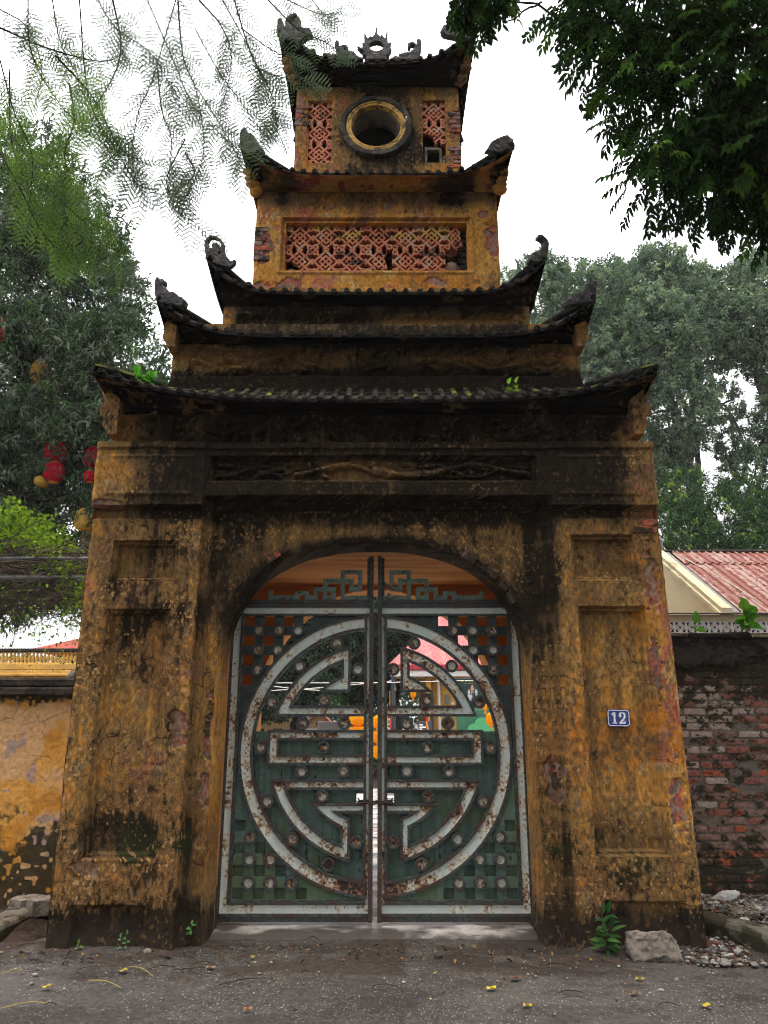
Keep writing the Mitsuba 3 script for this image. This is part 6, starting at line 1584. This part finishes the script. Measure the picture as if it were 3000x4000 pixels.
facet_lantern(.855, 14.5, 2.24, .085, .24, 'square yellow lantern under the pavilion eave', 'lantern_gold', 4)
# overhead wires in the yard
for i, (a, b) in enumerate([(((590, 1302), (1010, 1296))), ((590, 1305), (1030, 1390)), ((540, 1392), (1460, 1283))]):
    k = 660 / 1659 * .553
    ax, az = (840 * .553 + a[0] * k), (2150 * .553 + a[1] * k); bx, bz = (840 * .553 + b[0] * k), (2150 * .553 + b[1] * k)
    if i == 0: bx, bz = 1010, (2150 * .553 + 1270 * k)
    p, q = ray(ax - 60, az, 9), ray(bx + 60, bz, 10)
    put('wire', tube([p, (p + q) / 2 - [0, 0, .03], q], .0075, 5), 'white_paint', label=('upper white wire stretched across the yard', 'slanting white wire falling to the right across the yard', 'white wire rising to the right across the yard')[i], cat='wire')
flat('dummy_grey', (.2, .2, .2))
tree('yard_tree', 'dark leafy tree in the yard seen through the left door leaf', [(-3.4, 16, 4.8, 1.9), (-1.2, 17, 4.9, 1.9), (-2.2, 16, 3.3, 1.3), (-4.6, 16, 3.2, 1.4), (.4, 19, 4.6, 1.6), (-.4, 18, 3.2, 1.2), (-5.6, 17, 5.0, 1.6), (-3.2, 15.5, 2.5, .9), (-4.4, 14.5, 2.0, .8)], ((-2.6, 17.4, 0), (-2.5, 17.2, 3), .22), 8200, 9, .18, .055, [(.040, .066, .042), (.058, .092, .058), (.03, .05, .034)], 41, 'leaf_glossy', .4)
tree('yard_tree', 'bright green young tree far down the yard', [(-1.1, 22, 2.9, .9), (-.3, 22.5, 3.3, .9), (-.9, 22, 2.1, .7)], ((-.8, 22.2, 0), (-.8, 22.2, 2), .08), 900, 8, .15, .05, [(.10, .22, .05), (.07, .15, .04)], 42, 'leaf_soft', .3)
tree('yard_tree', 'tall dark tree behind the pavilion roof', [(1.2, 26, 6.8, 2.0), (-.6, 26, 7.4, 2.2), (2.6, 27, 7.4, 1.8), (-2.4, 27, 6.6, 2.0), (.6, 26, 4.4, 1.5)], ((.6, 26.5, 0), (.6, 26.5, 5), .25), 5200, 8, .22, .07, [(.045, .07, .048), (.06, .095, .06)], 43, 'leaf_glossy', .3)
K = thing('hedge', 'low clipped green hedge in the planted bed beyond the yard', 'hedge')
rg = np.random.default_rng(9)
n = 2600; P = np.stack([rg.uniform(-6, 1.4, n), rg.uniform(18.0, 18.9, n), .15 + .45 * rg.random(n) ** .5], 1)
v, f, c = leaf_arrays(P, unit(rg, n), unit(rg, n) + [0, -.4, .8], .09, .05, tint(rg, n, [(.08, .20, .03), (.05, .13, .03)], .3), .2)
put('leaves', (v, f), 'leaf_soft', K, color=c, kind='stuff')
FH = thing('far_house', 'pale gabled house with a small arched window far behind the yard', 'house')
put('wall', plate(sg.Polygon([(-3.6, 0), (-2.4, 0), (-2.4, 1.45), (-3.0, 1.95), (-3.6, 1.45)]).difference(unary_union([sg.Point(-3.02, 1.46).buffer(.13), B(-3.15, 1.36, -2.89, 1.46)])), 30, 30.3), 'pale_house', FH)
put('wing', box(-7.5, -3.6, 30.4, 31, 0, 1.9), 'pale_house', FH); put('pane', box(-3.2, -2.85, 30.2, 30.22, 1.3, 1.65), 'interior', FH)
put('roof', cat([slope_beam(-3.7, -3.0, 29.9, 1.42, 29.9, 1.42, 0, .05)]) if 0 else plate(sg.LineString([(-3.7, 1.40), (-3.0, 1.98), (-2.3, 1.40)]).buffer(.04, join_style=2), 29.85, 31), 'clay_roof', FH)
for x in (-6.9, -6.1, -5.2): put('doorway', box(x, x + .45, 30.36, 30.42, 0, 1.25), 'interior', FH)
GWL = put('yard_wall', rbox(-3.6, -.3, 24, 24.2, 0, 1.32, .02), 'grey_wall', label='low grey wall in front of the far gabled house', cat='wall')
put('signboard', rbox(-2.5, -.6, 23.3, 23.4, .9, 1.6, .02), 'grey_wall', label='mauve grey board at the far end of the yard', cat='board')

rg = np.random.default_rng(91)
n = 36000
P = np.stack([rg.uniform(-34, 30, n), rg.uniform(38, 46, n), np.zeros(n)], 1)
P[:, 2] = (3.2 + 3.4 * npf(P[:, 0] * .35, P[:, 1] * .2, 0, 3)) * rg.random(n) ** .6
v, f, c = leaf_arrays(P, unit(rg, n), unit(rg, n) + [0, -.5, .5], .42 * rg.uniform(.6, 1.1, n), .22, tint(rg, n, [(.06, .10, .06), (.08, .13, .075), (.05, .08, .05)], .3), .2)
put('far_woodland', (v, f), 'leaf_matte', color=c, kind='stuff', label='distant woodland closing the view beyond the yard')
# ------------------------------------------------------------------ damp air
scene['air'] = {'type': 'homogeneous', 'albedo': {'type': 'rgb', 'value': [.95, .96, .97]}, 'sigma_t': 0.0005}
scene['haze'] = {'type': 'cube', 'to_world': T().translate([0, 45, 14.5]) @ T().scale([95, 80, 15.5]), 'bsdf': {'type': 'null'}, 'interior': {'type': 'ref', 'id': 'air'}}
scene['camera']['medium'] = {'type': 'ref', 'id': 'air'}
labels['haze'] = {'kind': 'stuff', 'label': 'thin damp haze paling the distant trees'}
